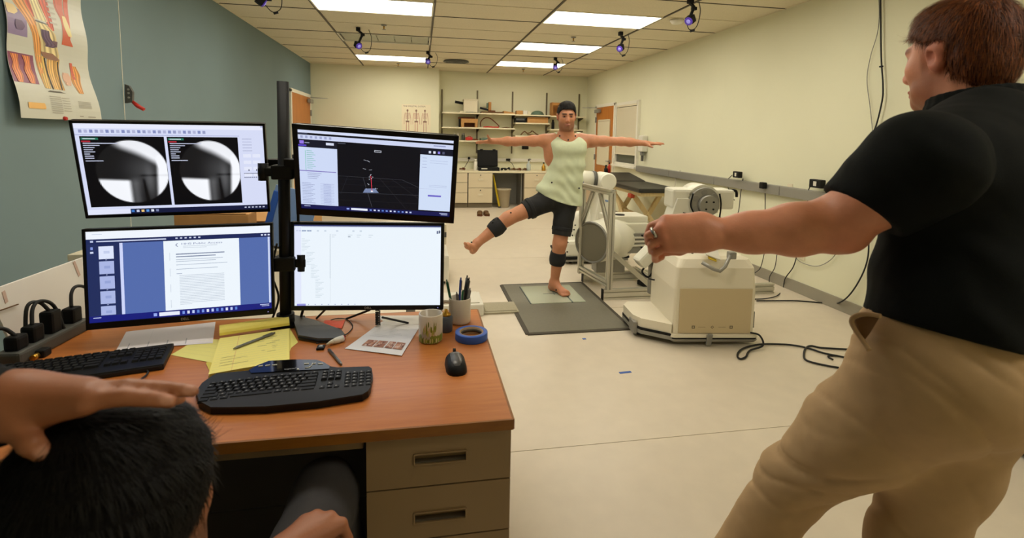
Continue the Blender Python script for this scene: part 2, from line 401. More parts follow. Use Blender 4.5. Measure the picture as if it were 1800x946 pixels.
for k in range(36): b.box((XR-.035, (wy0+wy1)/2, wz0+.2+k*.0225), (.026, wy1-wy0-.07, .0015), 0, rotm(0, -1.25, 0))
b.box((XR-.035, (wy0+wy1)/2, wz1-.035), (.03, wy1-wy0-.07, .03)); b.box((XR-.035, (wy0+wy1)/2, wz0+.18), (.025, wy1-wy0-.07, .014))
bl = obj('blind', b, 'cream', wn); bl['kind'] = 'stuff'
# soap dispenser
p = onx(1135, 258, XR); t = thing('dispenser', 'white wall dispenser beside the blinded window', 'dispenser', (XR-.002, p[1], 1.16))
obj('housing', MB().box((-.05,0,.2), (.1,.16,.26), .02), 'off_white', t); obj('nozzle', MB().box((-.05,0,.04), (.06,.07,.06), .01), 'grey', t); obj('drip_tray', MB().box((-.05,.0,-.02), (.03,.05,.12), .006), 'dark_grey', t)
# light switch plate under it and an outlet cover
for x, y, lab in ((1389, 333, 'small beige outlet cover plate below the first black adapter'), (1411, 447, 'small beige outlet cover plate low on the yellow wall')):
    p = onx(x, y, XR); tag(obj('outlet_plate', MB().box((XR-.004, p[1], p[2]), (.008,.07,.11), .003).box((XR-.009, p[1], p[2]+.02), (.004,.03,.03), .002).box((XR-.009, p[1], p[2]-.02), (.004,.03,.03), .002), 'cream'), lab, 'outlet')
# raceway along the right wall with adapters and leads
t = thing('raceway', 'long grey power raceway fixed along the yellow wall', 'raceway', (XR, 5.6, .95))
for k in range(4):
    ya, yb = 3.3+k*1.14, 3.3+(k+1)*1.14-.006
    obj('raceway_cover', MB().box((-.03, (ya+yb)/2-5.6, 0), (.06, yb-ya, .095), .006), 'steel_grey', t)
def wallpt(x, y, off=.03): return tuple(onx(x, y, XR-off))
for (x, y, sx, sz, lab, ends) in ((1300,307,.11,.07,'black power adapter on the raceway above the white cart', [[(1287,308),(1278,318),(1280,330),(1283,342),(1291,352)],[(1306,314),(1302,340),(1298,372),(1290,392)]]),
        (1345,326,.06,.065,'small square black plug on the raceway in the middle', [[(1345,332),(1345,350),(1345,378)]]),
        (1441,323,.14,.075,'largest black power adapter at the near end of the raceway', [[(1428,322),(1421,335),(1419,358),(1407,380)],[(1456,324),(1460,335),(1457,352)]])):
    p = onx(x, y, XR-.06); t = thing('power_adapter', lab, 'power adapter', (XR-.085, p[1], p[2]), 0, 'black adapters on the wall raceway')
    obj('adapter_body', MB().box((0,0,0), (.05, sx, sz), .008), 'black', t)
    obj('adapter_sticker', MB().box((-.026, .0, 0), (.002, sx*.25, sz*.55)), 'off_white', t) if sx > .1 else None
    for e in ends:
        q = [np.array(wallpt(u, v, .05)) - np.array(t.location) for u, v in e]
        obj('lead', MB().tube(spline(q, 6), .0045, 6), 'cable', t)
def cord(name, pts, r, label, material='cable', group=None, cat='cable', n=8):
    return tag(obj(name, MB().tube(spline(pts, n), r, 7), material), label, cat, group)
cord('hanging_cable', [wallpt(u,v) for u,v in ((1547,-60),(1548,30),(1549,100),(1552,150),(1550,180),(1536,232),(1512,275),(1506,305),(1520,380),(1527,430),(1521,470),(1500,510),(1478,531))] + [tuple(onz(u,v,.012)) for u,v in ((1455,533),(1400,529),(1330,529))], .006, 'dark cable hanging from the ceiling down the yellow wall beside the red-haired man')
cord('thin_cable', [wallpt(u,v,.02) for u,v in ((1542,-60),(1545,40),(1530,100),(1524,140),(1529,185),(1534,232),(1536,260))], .003, 'thin grey cable hanging beside the dark ceiling cable', 'grey')
for k,(u,v) in enumerate(((1549,117),(1535,233))):
    tag(obj('cable_clip', MB().box(wallpt(u,v,.03), (.012,.03,.012), .003), 'black'), ('upper' if k == 0 else 'lower') + ' black clip holding the hanging cable on the wall', 'clip')
cord('loop_cable', [wallpt(u,v,.02) for u,v in ((1396,450),(1410,462),(1436,468),(1460,457),(1476,436))], .0035, 'thin grey cable looping on the wall below the outstretched arm', 'grey')
cord('wall_lead', [wallpt(u,v,.03) for u,v in ((1402,445),(1394,470),(1380,490),(1376,508))] + [tuple(onz(u,v,.01)) for u,v in ((1366,520),(1345,525),(1326,526))], .005, 'black lead dropping down the wall to the aluminium rail')
cord('wall_lead', [wallpt(u,v,.03) for u,v in ((1344,443),(1337,470),(1327,480))], .004, 'leftmost thin lead on the wall behind the cart corner')
cord('wall_lead', [wallpt(u,v,.03) for u,v in ((1366,445),(1362,470),(1353,486),(1352,498))], .004, 'middle thin lead on the wall right of the cart')
cord('white_lead', [wallpt(u,v,.04) for u,v in ((1196,300),(1190,305),(1186,330),(1183,352),(1181,385))], .006, 'white cable hanging from the raceway over the treatment table end', 'cable_white')

# ------------------------------------------------------------------ skeleton chart on the back wall
p0 = ony(706,183,YB-.003); p1 = ony(757,240,YB-.003)
W_, H_ = p1[0]-p0[0], .78
c = Canvas(W_, H_, lambda x, y, k: (p0[0]+x, YB-.004-k, p0[2]-y))
c.rect(0,0,W_,H_,(236,226,196)); c.up(); c.text(.03,.05,'THE SKELETAL SYSTEM',.042,(110,84,70)); c.up()
for k, fx in enumerate((.2,.5,.8)):
    x = fx*W_; cc = (190,140,120) if k != 1 else (196,130,112); dk = (140,104,90)
    c.disc(x,.12,.018,.024,dk,12); c.rect(x-.006,.14,x+.006,.34,dk)
    for r in range(6): c.line(x-.04,.175+r*.02,x+.04,.175+r*.02,.007,cc)
    c.rect(x-.035,.32,x+.035,.35,dk)
    for s_ in (-1,1):
        c.line(x+s_*.045,.165,x+s_*.062,.28,.009,cc); c.line(x+s_*.062,.28,x+s_*.066,.39,.007,cc)
        c.line(x+s_*.022,.35,x+s_*.024,.53,.012,cc); c.line(x+s_*.024,.53,x+s_*.022,.7,.009,cc); c.rect(x+s_*.022-.012,.7,x+s_*.022+.012,.715,dk)
tag(c.done('skeleton_chart', 'print'), 'pale wall chart of three skeletons on the back wall', 'poster')

# knee anatomy poster on the blue wall, curling off it at the bottom
PX = XL+.045; pz0, pz1, py0, py1 = 1.485, 2.32, 2.94, 3.53
def curl(y, z, k):
    t = (z-pz0)/(pz1-pz0); e = .012 + .05*max(0, .45-t)**1.3*2 + .008*math.sin(t*14) + .018*max(0, (y-py0)/(py1-py0)-.7)*(1-t)*3
    return (PX+e+k, y + .035*(1-t)**2*((y-py0)/(py1-py0)), z)
WP, HP = py1-py0, pz1-pz0
t = thing('anatomy_poster', 'curling knee anatomy poster hanging on the blue-grey wall', 'poster', (0,0,0))
g = MB(); NX, NY = 12, 30
gv = [curl(py0+WP*i/NX, pz0+HP*j/NY, 0) for j in range(NY+1) for i in range(NX+1)]
g.add(gv, [(j*(NX+1)+i, j*(NX+1)+i+1, (j+1)*(NX+1)+i+1, (j+1)*(NX+1)+i) for j in range(NY) for i in range(NX)], (206,206,192), True)
mat('poster_paper', (222,216,196), .32, attr=True)
link('sheet', flatmesh(g, 'sheet'), 'poster_paper', t)
cv = Canvas(WP, HP, lambda x, y, k: curl(py0+x, pz1-y, k+.0004), .00012)
def pl(pts, cc, wd=None):
    """a band through pts, subdivided so that it follows the curl of the sheet; pts are (x, y, half width)"""
    q = spline([np.array(p) for p in pts], 5)
    for a, b in zip(q, q[1:]):
        cv.poly([(a[0]-a[2],a[1]),(a[0]+a[2],a[1]),(b[0]+b[2],b[1]),(b[0]-b[2],b[1])], cc)
def blk(x0, y0, x1, y1, cc, n=5):
    for k in range(n): cv.rect(x0, y0+(y1-y0)*k/n, x1, y0+(y1-y0)*(k+1)/n, cc)
S = .83  # photo poster height in the sheet
def Q(u, v): return (u/600*WP, HP-.70 + v/900*.70)     # poster crop pixels -> sheet
def B(cc, *pts):
    pl([(*Q(u, v), h/600*WP) for u, v, h in pts], cc)
    if max(p[2] for p in pts) > 22 and pts[-1][1]-pts[0][1] > 80:         # striations inside the broad shapes
        cv.up()
        for f, g, tint in ((-.62,.1,.8), (-.3,.14,1.14), (.05,.1,.86), (.38,.16,1.12), (.72,.1,.78)):
            pl([(Q(u+h*f, v)[0], Q(u, v)[1], h*g/600*WP) for u, v, h in pts], tuple(min(250, x*tint) for x in cc))
blk(*Q(2,200), *Q(130,370), (150,132,168)); blk(*Q(2,480), *Q(170,670), (134,64,92)); cv.up()
B((206,92,62), (130,-200,70), (150,60,70), (190,220,30)); B((206,92,62), (230,-200,60), (270,60,45), (310,280,20)); B((226,158,90), (40,-100,60), (90,120,50), (190,330,30), (215,680,12))
B((206,98,66), (410,-150,40), (400,80,36), (420,180,20), (420,280,24), (430,360,46)); B((210,96,64), (470,-100,20), (460,120,18), (455,220,12), (440,350,8)); cv.up()
B((232,212,160), (190,20,30), (215,120,36), (240,230,46)); B((70,74,62), (205,238,10), (240,245,50), (250,252,8)); B((224,204,150), (235,250,40), (265,300,66), (285,380,62), (300,450,66), (310,480,40))
B((214,176,96), (225,470,30), (232,560,28), (225,690,22)); B((206,160,84), (335,470,34), (320,560,32), (330,690,24)); B((226,178,104), (300,470,30), (290,560,28), (290,690,22))
B((232,214,150), (430,150,14), (440,230,22), (455,290,14)); B((216,150,70), (475,500,18), (480,560,36), (470,620,34), (480,700,18)); B((206,96,70), (455,480,10), (460,600,12)); B((222,178,150), (400,560,24), (402,600,34), (400,650,20)); cv.up()
for u in (40, 118): B((222,130,70), (u,490,26), (u+6,540,18), (u,580,24), (u+8,620,26), (u+6,668,16))
B((104,84,110), (255,290,30), (262,340,34), (300,380,44), (285,400,30)); B((120,92,104), (330,350,18), (325,390,20)); B((150,110,90), (270,440,44), (300,470,60), (310,485,30)); B((60,54,44), (250,480,5), (255,580,5), (262,690,5)); B((60,54,44), (348,490,5), (340,600,5), (330,690,5)); B((120,100,130), (75,270,20), (80,300,32), (75,330,20))
B((232,206,150), (30,180,24), (40,215,36), (30,240,20)); B((90,84,70), (270,702,40), (280,712,70)); B((236,186,110), (110,795,56), (112,822,60), (112,835,56))
for k in range(9): B((176,172,160), (255,740+k*14,42), (256,745+k*14,42)); 
for k in range(6): B((180,176,162), (335,745+k*18,30), (336,750+k*18,30)); B((180,176,162), (480,760+k*9,50), (481,764+k*9,50)); B((184,180,166), (330,40+k*36,30), (331,52+k*36,30))
B((150,144,130), (440,868,14), (441,874,14)); B((150,144,130), (520,870,30), (521,876,30))
cv.done('artwork', 'poster_paper', t)
q = curl(py0+WP*.5, pz0+.006, .006); obj('pin', MB().cyl((q[0]-.004,q[1],q[2]), (q[0]+.008,q[1],q[2]), .012, .009, 12), 'red', t)

# red-handled lever on the wall corner
p = onx(213,165,XL+.05); t = thing('toggle_clamp', 'grey toggle clamp with a red handle on the wall corner', 'clamp', (XL+.05, 3.965, p[2]))
obj('bracket', MB().prism([(0,-.06),(.045,-.05),(.05,.02),(.03,.06),(.004,.07)], -.012, .012, lambda x,y,z: (x-.01, z+.01, y)), 'dark_grey', t)
for z in (-.02, .01, .035): obj('rivet', MB().cyl((.016,-.006,z), (.016,.03,z), .007, n=10), 'steel_grey', t)
obj('handle', MB().tube([(.03,.01,-.045), (.06,.012,-.075), (.1,.014,-.1)], [.010,.014,.012], 10), 'red', t)

# ------------------------------------------------------------------ shelving in the alcove
UX = [.435, 1.165, 1.91, 2.65, 3.37]; YS = YA-.36
st = thing('shelving_unit', 'cream wall shelves on grey slotted uprights in the alcove', 'shelves', (0,0,0))
for x in UX: obj('upright', MB().box((x, YA-.01, 1.72), (.03,.02,1.3), .002), 'standard', st)
def shelf(x0, x1, z, d=.32):
    s_ = obj('shelf_board', MB().box(((x0+x1)/2, YA-.03-d/2, z-.012), (x1-x0, d, .026), .003), 'shelf_white', st)
    for x in UX:
        if x0-.05 <= x <= x1+.05: obj('bracket', MB().prism([(YA-.02,z-.03),(YA-.02,z-.1),(YA-.03-d*.9,z-.045),(YA-.03-d*.9,z-.03)], x-.006, x+.006, lambda a,b,c: (c,a,b)), 'standard', s_)
SH = {}
for nm, x0, x1, z in (('a1',.43,1.17,1.895),('a2',1.17,1.91,1.895),('a3',1.91,2.66,1.885),('a4',2.66,3.42,1.875),('b1',.43,1.17,1.6),('b2',1.17,1.91,1.6),('b3',1.92,2.64,1.72),('b4',2.66,3.38,1.6),('c1',.43,1.17,1.335),('c2',1.17,1.91,1.335),('c3',1.92,2.55,1.455)):
    shelf(x0, x1, z); SH[nm] = z
SY = YA-.2
def one(name, mb, material, label, cat, group=None): return tag(obj(name, mb, material), label, cat, group)
G = 'things on the alcove shelves'
t = thing('equipment_box', 'cream box on the top shelf with a black barrel at its side', 'box', (1.0, SY, SH['a1']), 0, G)
obj('housing', MB().box((0,0,.13), (.28,.22,.24), .008), 'cream', t); obj('lid', MB().box((0,0,.262), (.3,.24,.025), .006), 'cream', t); obj('barrel', MB().tube([(-.15,0,.19), (-.31,-.02,.215)], [.026,.026], 12), 'black', t); obj('foot_plate', MB().box((-.02,-.02,.006), (.16,.22,.012)), 'dark_grey', t); obj('side_plate', MB().box((-.17,0,.02), (.1,.16,.03), .004), 'cream', t)
t = thing('wood_jig', 'wooden jig with a dark arm on the top shelf', 'jig', (1.4, SY, SH['a2']), 0, G)
obj('block', MB().box((0,0,.13), (.055,.1,.2), .004), 'plywood', t); obj('foot', MB().box((.04,0,.045), (.14,.14,.03), .004), 'cardboard_dark', t); obj('dark_arm', MB().bar((-.2,0,.11), (-.03,0,.07), .04, .04, .006), 'black', t); obj('side_wedge', MB().box((-.045,.02,.16), (.03,.08,.1)), 'green_helmet', t)
one('flat_board', MB().box((1.45,SY,SH['a2']+.017), (.46,.24,.03), .003), 'brown', 'flat brown board lying on the top shelf', 'board', G)
one('wedge', MB().prism([(1.68,0),(1.92,0),(1.92,.02),(1.68,.055)], SY-.1, SY+.1, lambda a,b,c: (a,c,SH['a2']+b+.002)), 'cardboard', 'brown cardboard wedge at the end of the flat board', 'wedge', G)
for k, (x, w_, h_, m_) in enumerate(((2.02,.14,.075,'cardboard'),(2.14,.09,.08,'off_white'),(2.22,.06,.07,'cream'))):
    one('small_carton', MB().box((x,SY,SH['a3']+h_/2), (w_,.12,h_), .004).box((x,SY,SH['a3']+h_+.004), (w_*.9,.1,.008), .002), m_, ['tan small carton on the top shelf near the middle upright','white small carton next to the grey-green dome','cream small carton touching the grey-green dome'][k], 'carton', G)
one('foam_dome', MB().lathe([(.14,0),(.135,.03),(.1,.07),(.05,.09),(0,.095)], (2.41,SY,SH['a3']), 24), 'green_helmet', 'grey-green rounded dome on the top shelf', 'dome', G)
t = thing('wooden_crate', 'open wooden crate on the top shelf behind the man', 'crate', (2.85, SY, SH['a4']), 0, G)
for x in (-.14,.14): obj('crate_side', MB().box((x,0,.14), (.02,.22,.28), .002), 'plywood', t)
obj('crate_floor', MB().box((0,0,.01), (.27,.22,.02)), 'plywood', t); obj('crate_back', MB().box((0,.1,.14), (.27,.012,.26)), 'plywood', t); obj('crate_rail', MB().box((0,-.1,.25), (.27,.02,.05), .002), 'plywood', t); obj('wood_figure', MB().lathe([(.05,0),(.06,.04),(.03,.08),(.04,.12),(0,.14)], (.02,-.02,.02), 14), 'yellow', t)
t = thing('shoe_box', 'tan cardboard box with an open slot and a dark lid on the middle shelf', 'box', (.98, SY, SH['b1']), 0, G)
obj('box_body', MB().box((0,0,.135), (.34,.2,.08), .003).box((-.14,0,.05), (.06,.2,.1), .003).box((.14,0,.05), (.05,.2,.1), .003), 'cardboard', t); obj('box_back', MB().box((0,.08,.06), (.3,.02,.1)), 'cardboard_dark', t); obj('box_lid', MB().box((-.05,.06,.19), (.34,.16,.035), .003), 'cardboard_dark', t)
one('black_case', MB().box((.79,SY+.05,SH['b1']+.09), (.03,.2,.17), .006).box((.79,SY-.05,SH['b1']+.09), (.012,.03,.06), .003), 'black', 'thin black case standing beside the tan box', 'case', G)
lp = [(1.22,SY,SH['b2']+.02),(1.22,SY-.01,SH['b2']+.12),(1.3,SY-.02,SH['b2']+.2),(1.42,SY-.02,SH['b2']+.19),(1.55,SY-.01,SH['b2']+.09),(1.6,SY,SH['b2']+.03),(1.5,SY,SH['b2']+.02),(1.3,SY+.03,SH['b2']+.02)]
one('brown_hose', MB().tube(spline(lp,6), .011, 8), 'cardboard_dark', 'looped brown hose on the middle shelf', 'hose', G)
one('red_strap', MB().tube(spline([(1.26,SY-.08,SH['b2']+.012),(1.38,SY-.1,SH['b2']+.02),(1.5,SY-.08,SH['b2']+.012),(1.58,SY-.1,SH['b2']+.016)],6), .014, 8), 'red', 'dark red strap lying under the looped hose', 'strap', G)
one('folded_cloth', MB().prism([(1.64,0),(1.84,0),(1.8,.012),(1.74,.022),(1.66,.01)], SY-.1, SY+.08, lambda a,b,c: (a,c,SH['b2']+b+.002)), 'brown', 'flat brown folded cloth on the middle shelf', 'cloth', G)
t = thing('black_device', 'black device with a grey face on the short middle shelf', 'device', (2.04, SY, SH['b3']), 0, G)
obj('device_body', MB().box((0,0,.05), (.22,.2,.09), .006), 'black', t); obj('device_face', MB().box((-.01,-.102,.065), (.18,.006,.035), .002), 'dark_grey', t)
t = thing('long_carton', 'long plain cardboard carton under the top shelf', 'box', (2.4, SY, SH['b3']), 0, G)
obj('carton_body', MB().box((0,0,.055), (.44,.2,.105), .003), 'cardboard', t); obj('carton_flap', MB().box((0,-.1,.112), (.44,.06,.004), 0, rotm(.15,0,0)), 'cardboard', t)
for k, x in enumerate((.68,.75)):
    t = thing('white_bottle', ['left','right'][k] + ' white bottle on the lowest shelf', 'bottle', (x, SY, SH['c1']), 0, 'white bottles on the lowest shelf')
    obj('bottle_body', MB().lathe([(.03,0),(.032,.01),(.032,.09),(.014,.115),(.013,.13)], (0,0,0), 16), 'off_white', t); obj('bottle_cap', MB().cyl((0,0,.128), (0,0,.15), .017, n=14), 'off_white', t)
t = thing('dark_jar', 'dark jar with a grey lid next to the white bottles', 'jar', (.86, SY, SH['c1']), 0, G)
obj('jar_body', MB().lathe([(.034,0),(.036,.01),(.036,.1),(.03,.11)], (0,0,0), 18), 'dark_glass', t); obj('jar_lid', MB().cyl((0,0,.11), (0,0,.145), .034, n=18), 'grey', t)
t = thing('red_kit', 'red plastic kit box on the lowest shelf', 'kit', (.98, SY, SH['c1']), 0, G)
obj('kit_body', MB().box((0,0,.035), (.14,.14,.065), .01), 'red', t); obj('kit_handle', MB().tube([(-.03,-.03,.06),(-.02,-.03,.085),(.03,-.03,.085),(.04,-.03,.06)], .008, 8), 'red', t)
one('dark_tray', MB().box((1.1,SY,SH['c1']+.015), (.13,.16,.022), .004).box((1.1,SY,SH['c1']+.03), (.08,.1,.012), .003), 'cardboard_dark', 'flat dark tray beside the red kit', 'tray', G)
one('green_pack', MB().box((1.31,SY,SH['c2']+.028), (.2,.16,.05), .012).box((1.31,SY,SH['c2']+.056), (.1,.1,.012), .004), 'green_helmet', 'flat grey-green pack on the lowest shelf above the pointing hand', 'pack', G)
one('black_puck', MB().lathe([(.03,0),(.034,.01),(.034,.04),(.02,.05),(0,.05)], (1.6,SY-.05,SH['c2']), 18), 'black', 'small black puck on the lowest shelf', 'puck', G)
one('cable_pile', MB().tube(spline([(2.06,SY-.02,SH['c3']+.015),(2.14,SY,SH['c3']+.085),(2.2,SY-.02,SH['c3']+.05),(2.27,SY,SH['c3']+.07),(2.3,SY-.03,SH['c3']+.1),(2.38,SY,SH['c3']+.05),(2.44,SY,SH['c3']+.015),(2.3,SY+.03,SH['c3']+.02),(2.2,SY-.04,SH['c3']+.02),(2.34,SY-.05,SH['c3']+.02)],6), .012, 7), 'brown', 'tangled brown cable pile on the short lower shelf', 'cable', G)
one('black_bottle', MB().lathe([(.03,0),(.032,.01),(.032,.14),(.02,.16),(.018,.2),(0,.2)], (2.75,SY,SH['b4']), 18), 'black', 'tall black bottle on the shelf left of the man\'s head', 'bottle', G)
one('soft_bag', MB().lathe([(.1,0),(.13,.03),(.12,.08),(.05,.12),(0,.125)], (3.16,SY,SH['b4']), 16), 'off_white', 'pale soft bag on the shelf right of the man\'s head', 'bag', G)

# ------------------------------------------------------------------ counter and cabinets in the alcove
YF, CZ = 10.0, .735
one('countertop', MB().box(((XA+XR)/2, (YF-.02+YA)/2, CZ-.016), (XR-XA-.01, YA-YF+.02, .032), .004), 'shelf_white', 'cream laminate worktop running along the alcove', 'countertop')
def cabinet(x0, x1, splits, label, vsplit=False):
    t = thing('base_cabinet', label, 'cabinet', ((x0+x1)/2, YF, 0), 0, 'cream cabinets under the alcove worktop'); w_ = x1-x0; zt = CZ-.034
    obj('carcass', MB().box((0,(YA-YF)/2,(zt+.1)/2), (w_,YA-YF-.02,zt-.1)), 'toe_kick', t); obj('toe_kick', MB().box((0,.06+(YA-YF)/2-.05,.05), (w_,YA-YF-.1,.1)), 'toe_kick', t)
    n = len(splits)-1
    for k in range(n):
        z0, z1 = .1+(zt-.1)*splits[k], .1+(zt-.1)*splits[k+1]
        d = obj('drawer', MB().box((0,-.008,(z0+z1)/2), (w_-.012,.02,z1-z0-.008), .003), 'cabinet', t)
        obj('label_holder', MB().box((0,-.022,z0+(z1-z0)*.55), (.1,.008,.035), .002), 'cream', d)
        if vsplit: obj('lock', MB().cyl((0,-.03,z1-.045), (0,-.016,z1-.045), .011, n=12), 'dark_grey', d)
cabinet(.40, .92, [0,.34,.68,1], 'three-drawer cabinet half hidden behind the upper right monitor')
cabinet(.93, 1.42, [0,.5,1], 'two-drawer file cabinet left of the yellow pole', True)
cabinet(2.06, 2.58, [0,.5,1], 'two-drawer cabinet right of the knee space, beside the man', True)
cabinet(2.59, 3.5, [0,.5,1], 'wide cabinet in the right corner of the alcove', True)
one('kneehole_panel', MB().box((1.74,YA-.05,.35), (.63,.02,.69), .002).box((2.03,YA-.3,.35), (.02,.5,.69), .002), 'grey', 'grey panels lining the knee space under the worktop', 'panel')
t = thing('trash_can', 'beige plastic trash can in the knee space', 'trash can', (1.66, 10.06, 0))
obj('bin', MB().lathe([(.1,.0),(.105,.005),(.132,.36),(.142,.362),(.142,.375),(.128,.375),(.1,.02),(0,.02)], (0,0,0), 28), 'trash', t); obj('rim', MB().lathe([(.143,.35),(.149,.355),(.149,.38),(.14,.382)], (0,0,0), 28), 'trash', t)
t = thing('yellow_pole', 'yellow pole leaning in the knee space beside the trash can', 'pole', (0,0,0))
obj('shaft', MB().bar((1.56,9.97,.02), (1.44,10.1,.66), .03, .03, .006), 'yellow', t); obj('end_cap', MB().bar((1.565,9.965,.0), (1.558,9.972,.035), .036, .036, .004), 'dark_grey', t)
CG = 'things on the alcove worktop'
t = thing('hard_case', 'open black hard case standing on the worktop', 'case', (1.36, 10.3, CZ), 0, CG)
obj('case_base', MB().box((0,-.08,.035), (.42,.28,.07), .012), 'black', t); obj('case_lid', MB().box((0,.08,.24), (.42,.06,.34), .016, rotm(-.12,0,0)), 'black', t); obj('case_label', MB().box((-.1,-.222,.045), (.12,.003,.02)), 'off_white', t)
for x in (-.13,.13): obj('latch', MB().box((x,.06,.415), (.06,.04,.03), .004), 'black', t)
t = thing('white_canister', 'white spray canister left of the black case', 'bottle', (1.1, 10.25, CZ), 0, CG)
obj('can_body', MB().lathe([(.034,0),(.036,.01),(.036,.17),(.02,.19)], (0,0,0), 20), 'off_white', t); obj('can_cap', MB().cyl((0,0,.185), (0,0,.22), .026, .024, 16), 'off_white', t)
t = thing('spray_bottle', 'clear trigger spray bottle on the worktop', 'bottle', (2.2, 10.25, CZ), 0, CG)
obj('bottle_body', MB().lathe([(.04,0),(.042,.01),(.042,.12),(.016,.17),(.014,.2)], (0,0,0), 20), 'glass', t); obj('trigger', MB().box((0,0,.22), (.03,.03,.04), .006).bar((.0,0,.24), (.05,-.0,.235), .02, .02, .004).bar((.02,0,.22), (.035,0,.19), .008), 'dark_grey', t)
t = thing('amber_bottle', 'amber bottle on the worktop beside the man', 'bottle', (2.52, 10.25, CZ), 0, CG)
obj('bottle_body', MB().lathe([(.04,0),(.042,.01),(.042,.09),(.016,.12),(.015,.15)], (0,0,0), 18), 'brass', t); obj('stopper', MB().cyl((0,0,.15), (0,0,.175), .018, n=12), 'black', t)
one('black_goggles', MB().tube(spline([(1.62,10.2,CZ+.02),(1.66,10.17,CZ+.05),(1.72,10.2,CZ+.03),(1.77,10.17,CZ+.05),(1.8,10.2,CZ+.02)],5), [.02+.008*math.sin(i*.9) for i in range(21)], 9), 'black', 'black strap-like goggles right of the hard case', 'goggles', CG)
for k, (x, w_, m_, lab) in enumerate(((1.86,.1,'brown','brown coiled lead on the worktop middle'),(1.98,.1,'cardboard_dark','dark coiled lead beside the brown coiled lead'),(2.1,.08,'brown','small brown coil next to the spray bottle'),(.82,.11,'cardboard_dark','dark coiled lead at the left end of the worktop'))):
    one('coiled_lead', MB().tube([(x+w_*(.5+.14*math.sin(i*.7))*math.cos(i*.55), 10.2+.06*math.sin(i*.55), CZ+.012+.0016*i) for i in range(26)], .008, 6), m_, lab, 'cable', CG)
one('back_raceway', MB().box((2.0, YA-.02, .93), (3.0,.04,.07), .005).box((2.0, YA-.042, .93), (3.0,.006,.02), .002), 'off_white', 'pale power raceway along the alcove wall above the worktop', 'raceway')
for x, z, lab in ((1.0,.965,'black plug on the alcove raceway left of the hard case'), (1.83,.94,'black adapter on the alcove raceway right of the hard case')):
    t = thing('wall_plug', lab, 'plug', (x, YA-.06, z), 0, 'plugs on the alcove raceway')
    obj('plug_body', MB().box((0,0,0), (.09 if x > 1.5 else .05,.04,.05), .008), 'black', t)
    obj('plug_lead', MB().tube(spline([(0,-.01,-.02),(-.03 if x < 1.5 else .08,-.03,-.08),(-.1 if x < 1.5 else .13,-.08,-.19)],6), .006, 6), 'cable', t)
one('wall_sensor', MB().box((2.2,YA-.03,1.2), (.14,.05,.07), .01).box((2.2,YA-.057,1.2), (.08,.006,.03), .002), 'black', 'black box on the alcove wall under the man\'s raised arm', 'sensor')
# shoes
for k, x in enumerate((1.06,1.18)):
    t = thing('brown_shoe', ['left','right'][k] + ' brown slip-on shoe on the floor before the cabinets', 'shoe', (x, 9.05, 0), .1*(k*2-1), 'pair of brown shoes')
    obj('sole', MB().prism([(-.045,-.12),(.03,-.13),(.05,-.05),(.04,.1),(0,.13),(-.04,.1),(-.052,0)], 0, .02), 'cardboard_dark', t)
    obj('upper', MB().lathe([(.05,.0),(.052,.025),(.045,.05),(.03,.06),(.028,.05),(.02,.02)], (0,.04,.02), 18).lathe([(.048,0),(.045,.02),(.025,.036),(0,.04)], (0,-.06,.02), 18), 'brown', t)
# ================================================================== FORCE PLATE AND LAB EQUIPMENT
mat('mat_rubber', (112,108,92), .6, noise=(60,.06), bump=(300,.1))
mat('mat_edge', (66,60,48), .7)
mat('plate_glass', (176,182,162), .18, spec=.6)
mat('teal_line', (52,72,70), .4)
mat('speckle', (168,160,134), .6, noise=(240,.22))
mat('pad_black', (30,29,27), .35, noise=(30,.1))
mat('beech', (212,192,144), .55, wood=(6,(196,172,122)), stretch=(4,4,.6))
mat('red_pouch', (168,62,30), .7)
mat('face_grey', (132,126,108), .5)
mat('arm_white', (230,228,212), .3)
mat('panel_beige', (204,186,148), .45)
mx0, mx1, my0, my1 = .77, 1.575, 3.49, 4.715
t = thing('force_plate', 'dark rubber mat with a pale force plate under the standing man', 'force plate', (0,0,0))
obj('mat', MB().box(((mx0+mx1)/2, (my0+my1)/2, .005), (mx1-mx0-.03, my1-my0-.03, .01), .002), 'mat_rubber', t)
for p, q in (((mx0,my0),(mx1,my0)), ((mx0,my1),(mx1,my1)), ((mx0,my0),(mx0,my1)), ((mx1,my0),(mx1,my1))): obj('mat_border', MB().bar((p[0],p[1],.004), (q[0],q[1],.004), .03, .008), 'mat_edge', t)
obj('glass_plate', MB().box((1.115,4.37,.012), (.36,.5,.008), .002), 'plate_glass', t); obj('glass_plate', MB().box((1.365,4.37,.012), (.115,.5,.008), .002), 'plate_glass', t)
obj('plate_gap', MB().box((1.301,4.37,.0125), (.014,.5,.007)), 'teal_line', t); obj('plate_seam', MB().box((.933,4.37,.0125), (.008,.5,.007)), 'teal_line', t)
obj('centre_mark', MB().box((1.2,4.37,.0165), (.2,.008,.001)).box((1.2,4.37,.0165), (.008,.06,.001)), 'teal_line', t)
one('cable_ramp', MB().prism([(.5,3.94),(.795,3.94),(.795,4.2),(.5,4.2)], .001, .014).box((.65,4.07,.016), (.26,.2,.006), .002), 'speckle', 'speckled metal cover strip running from the mat to a white box', 'cover')
one('floor_box', MB().box((.3,4.08,.05), (.4,.34,.098), .012).box((.3,4.08,.104), (.34,.28,.012), .004), 'off_white', 'low white floor box behind the mug of pens', 'box')
t = thing('equipment_cart', 'white equipment cart hidden behind the lower right monitor', 'cart', (0,0,0))
obj('cart_body', MB().box((.02,5.05,.16), (.5,.5,.26), .02), 'off_white', t); obj('column', MB().box((.0,5.05,.55), (.2,.22,.56), .02), 'off_white', t); obj('socket_box', MB().box((.2,4.98,.47), (.1,.12,.2), .008), 'cream', t); obj('socket', MB().box((.235,4.915,.47), (.03,.01,.05), .002), 'dark_grey', t)
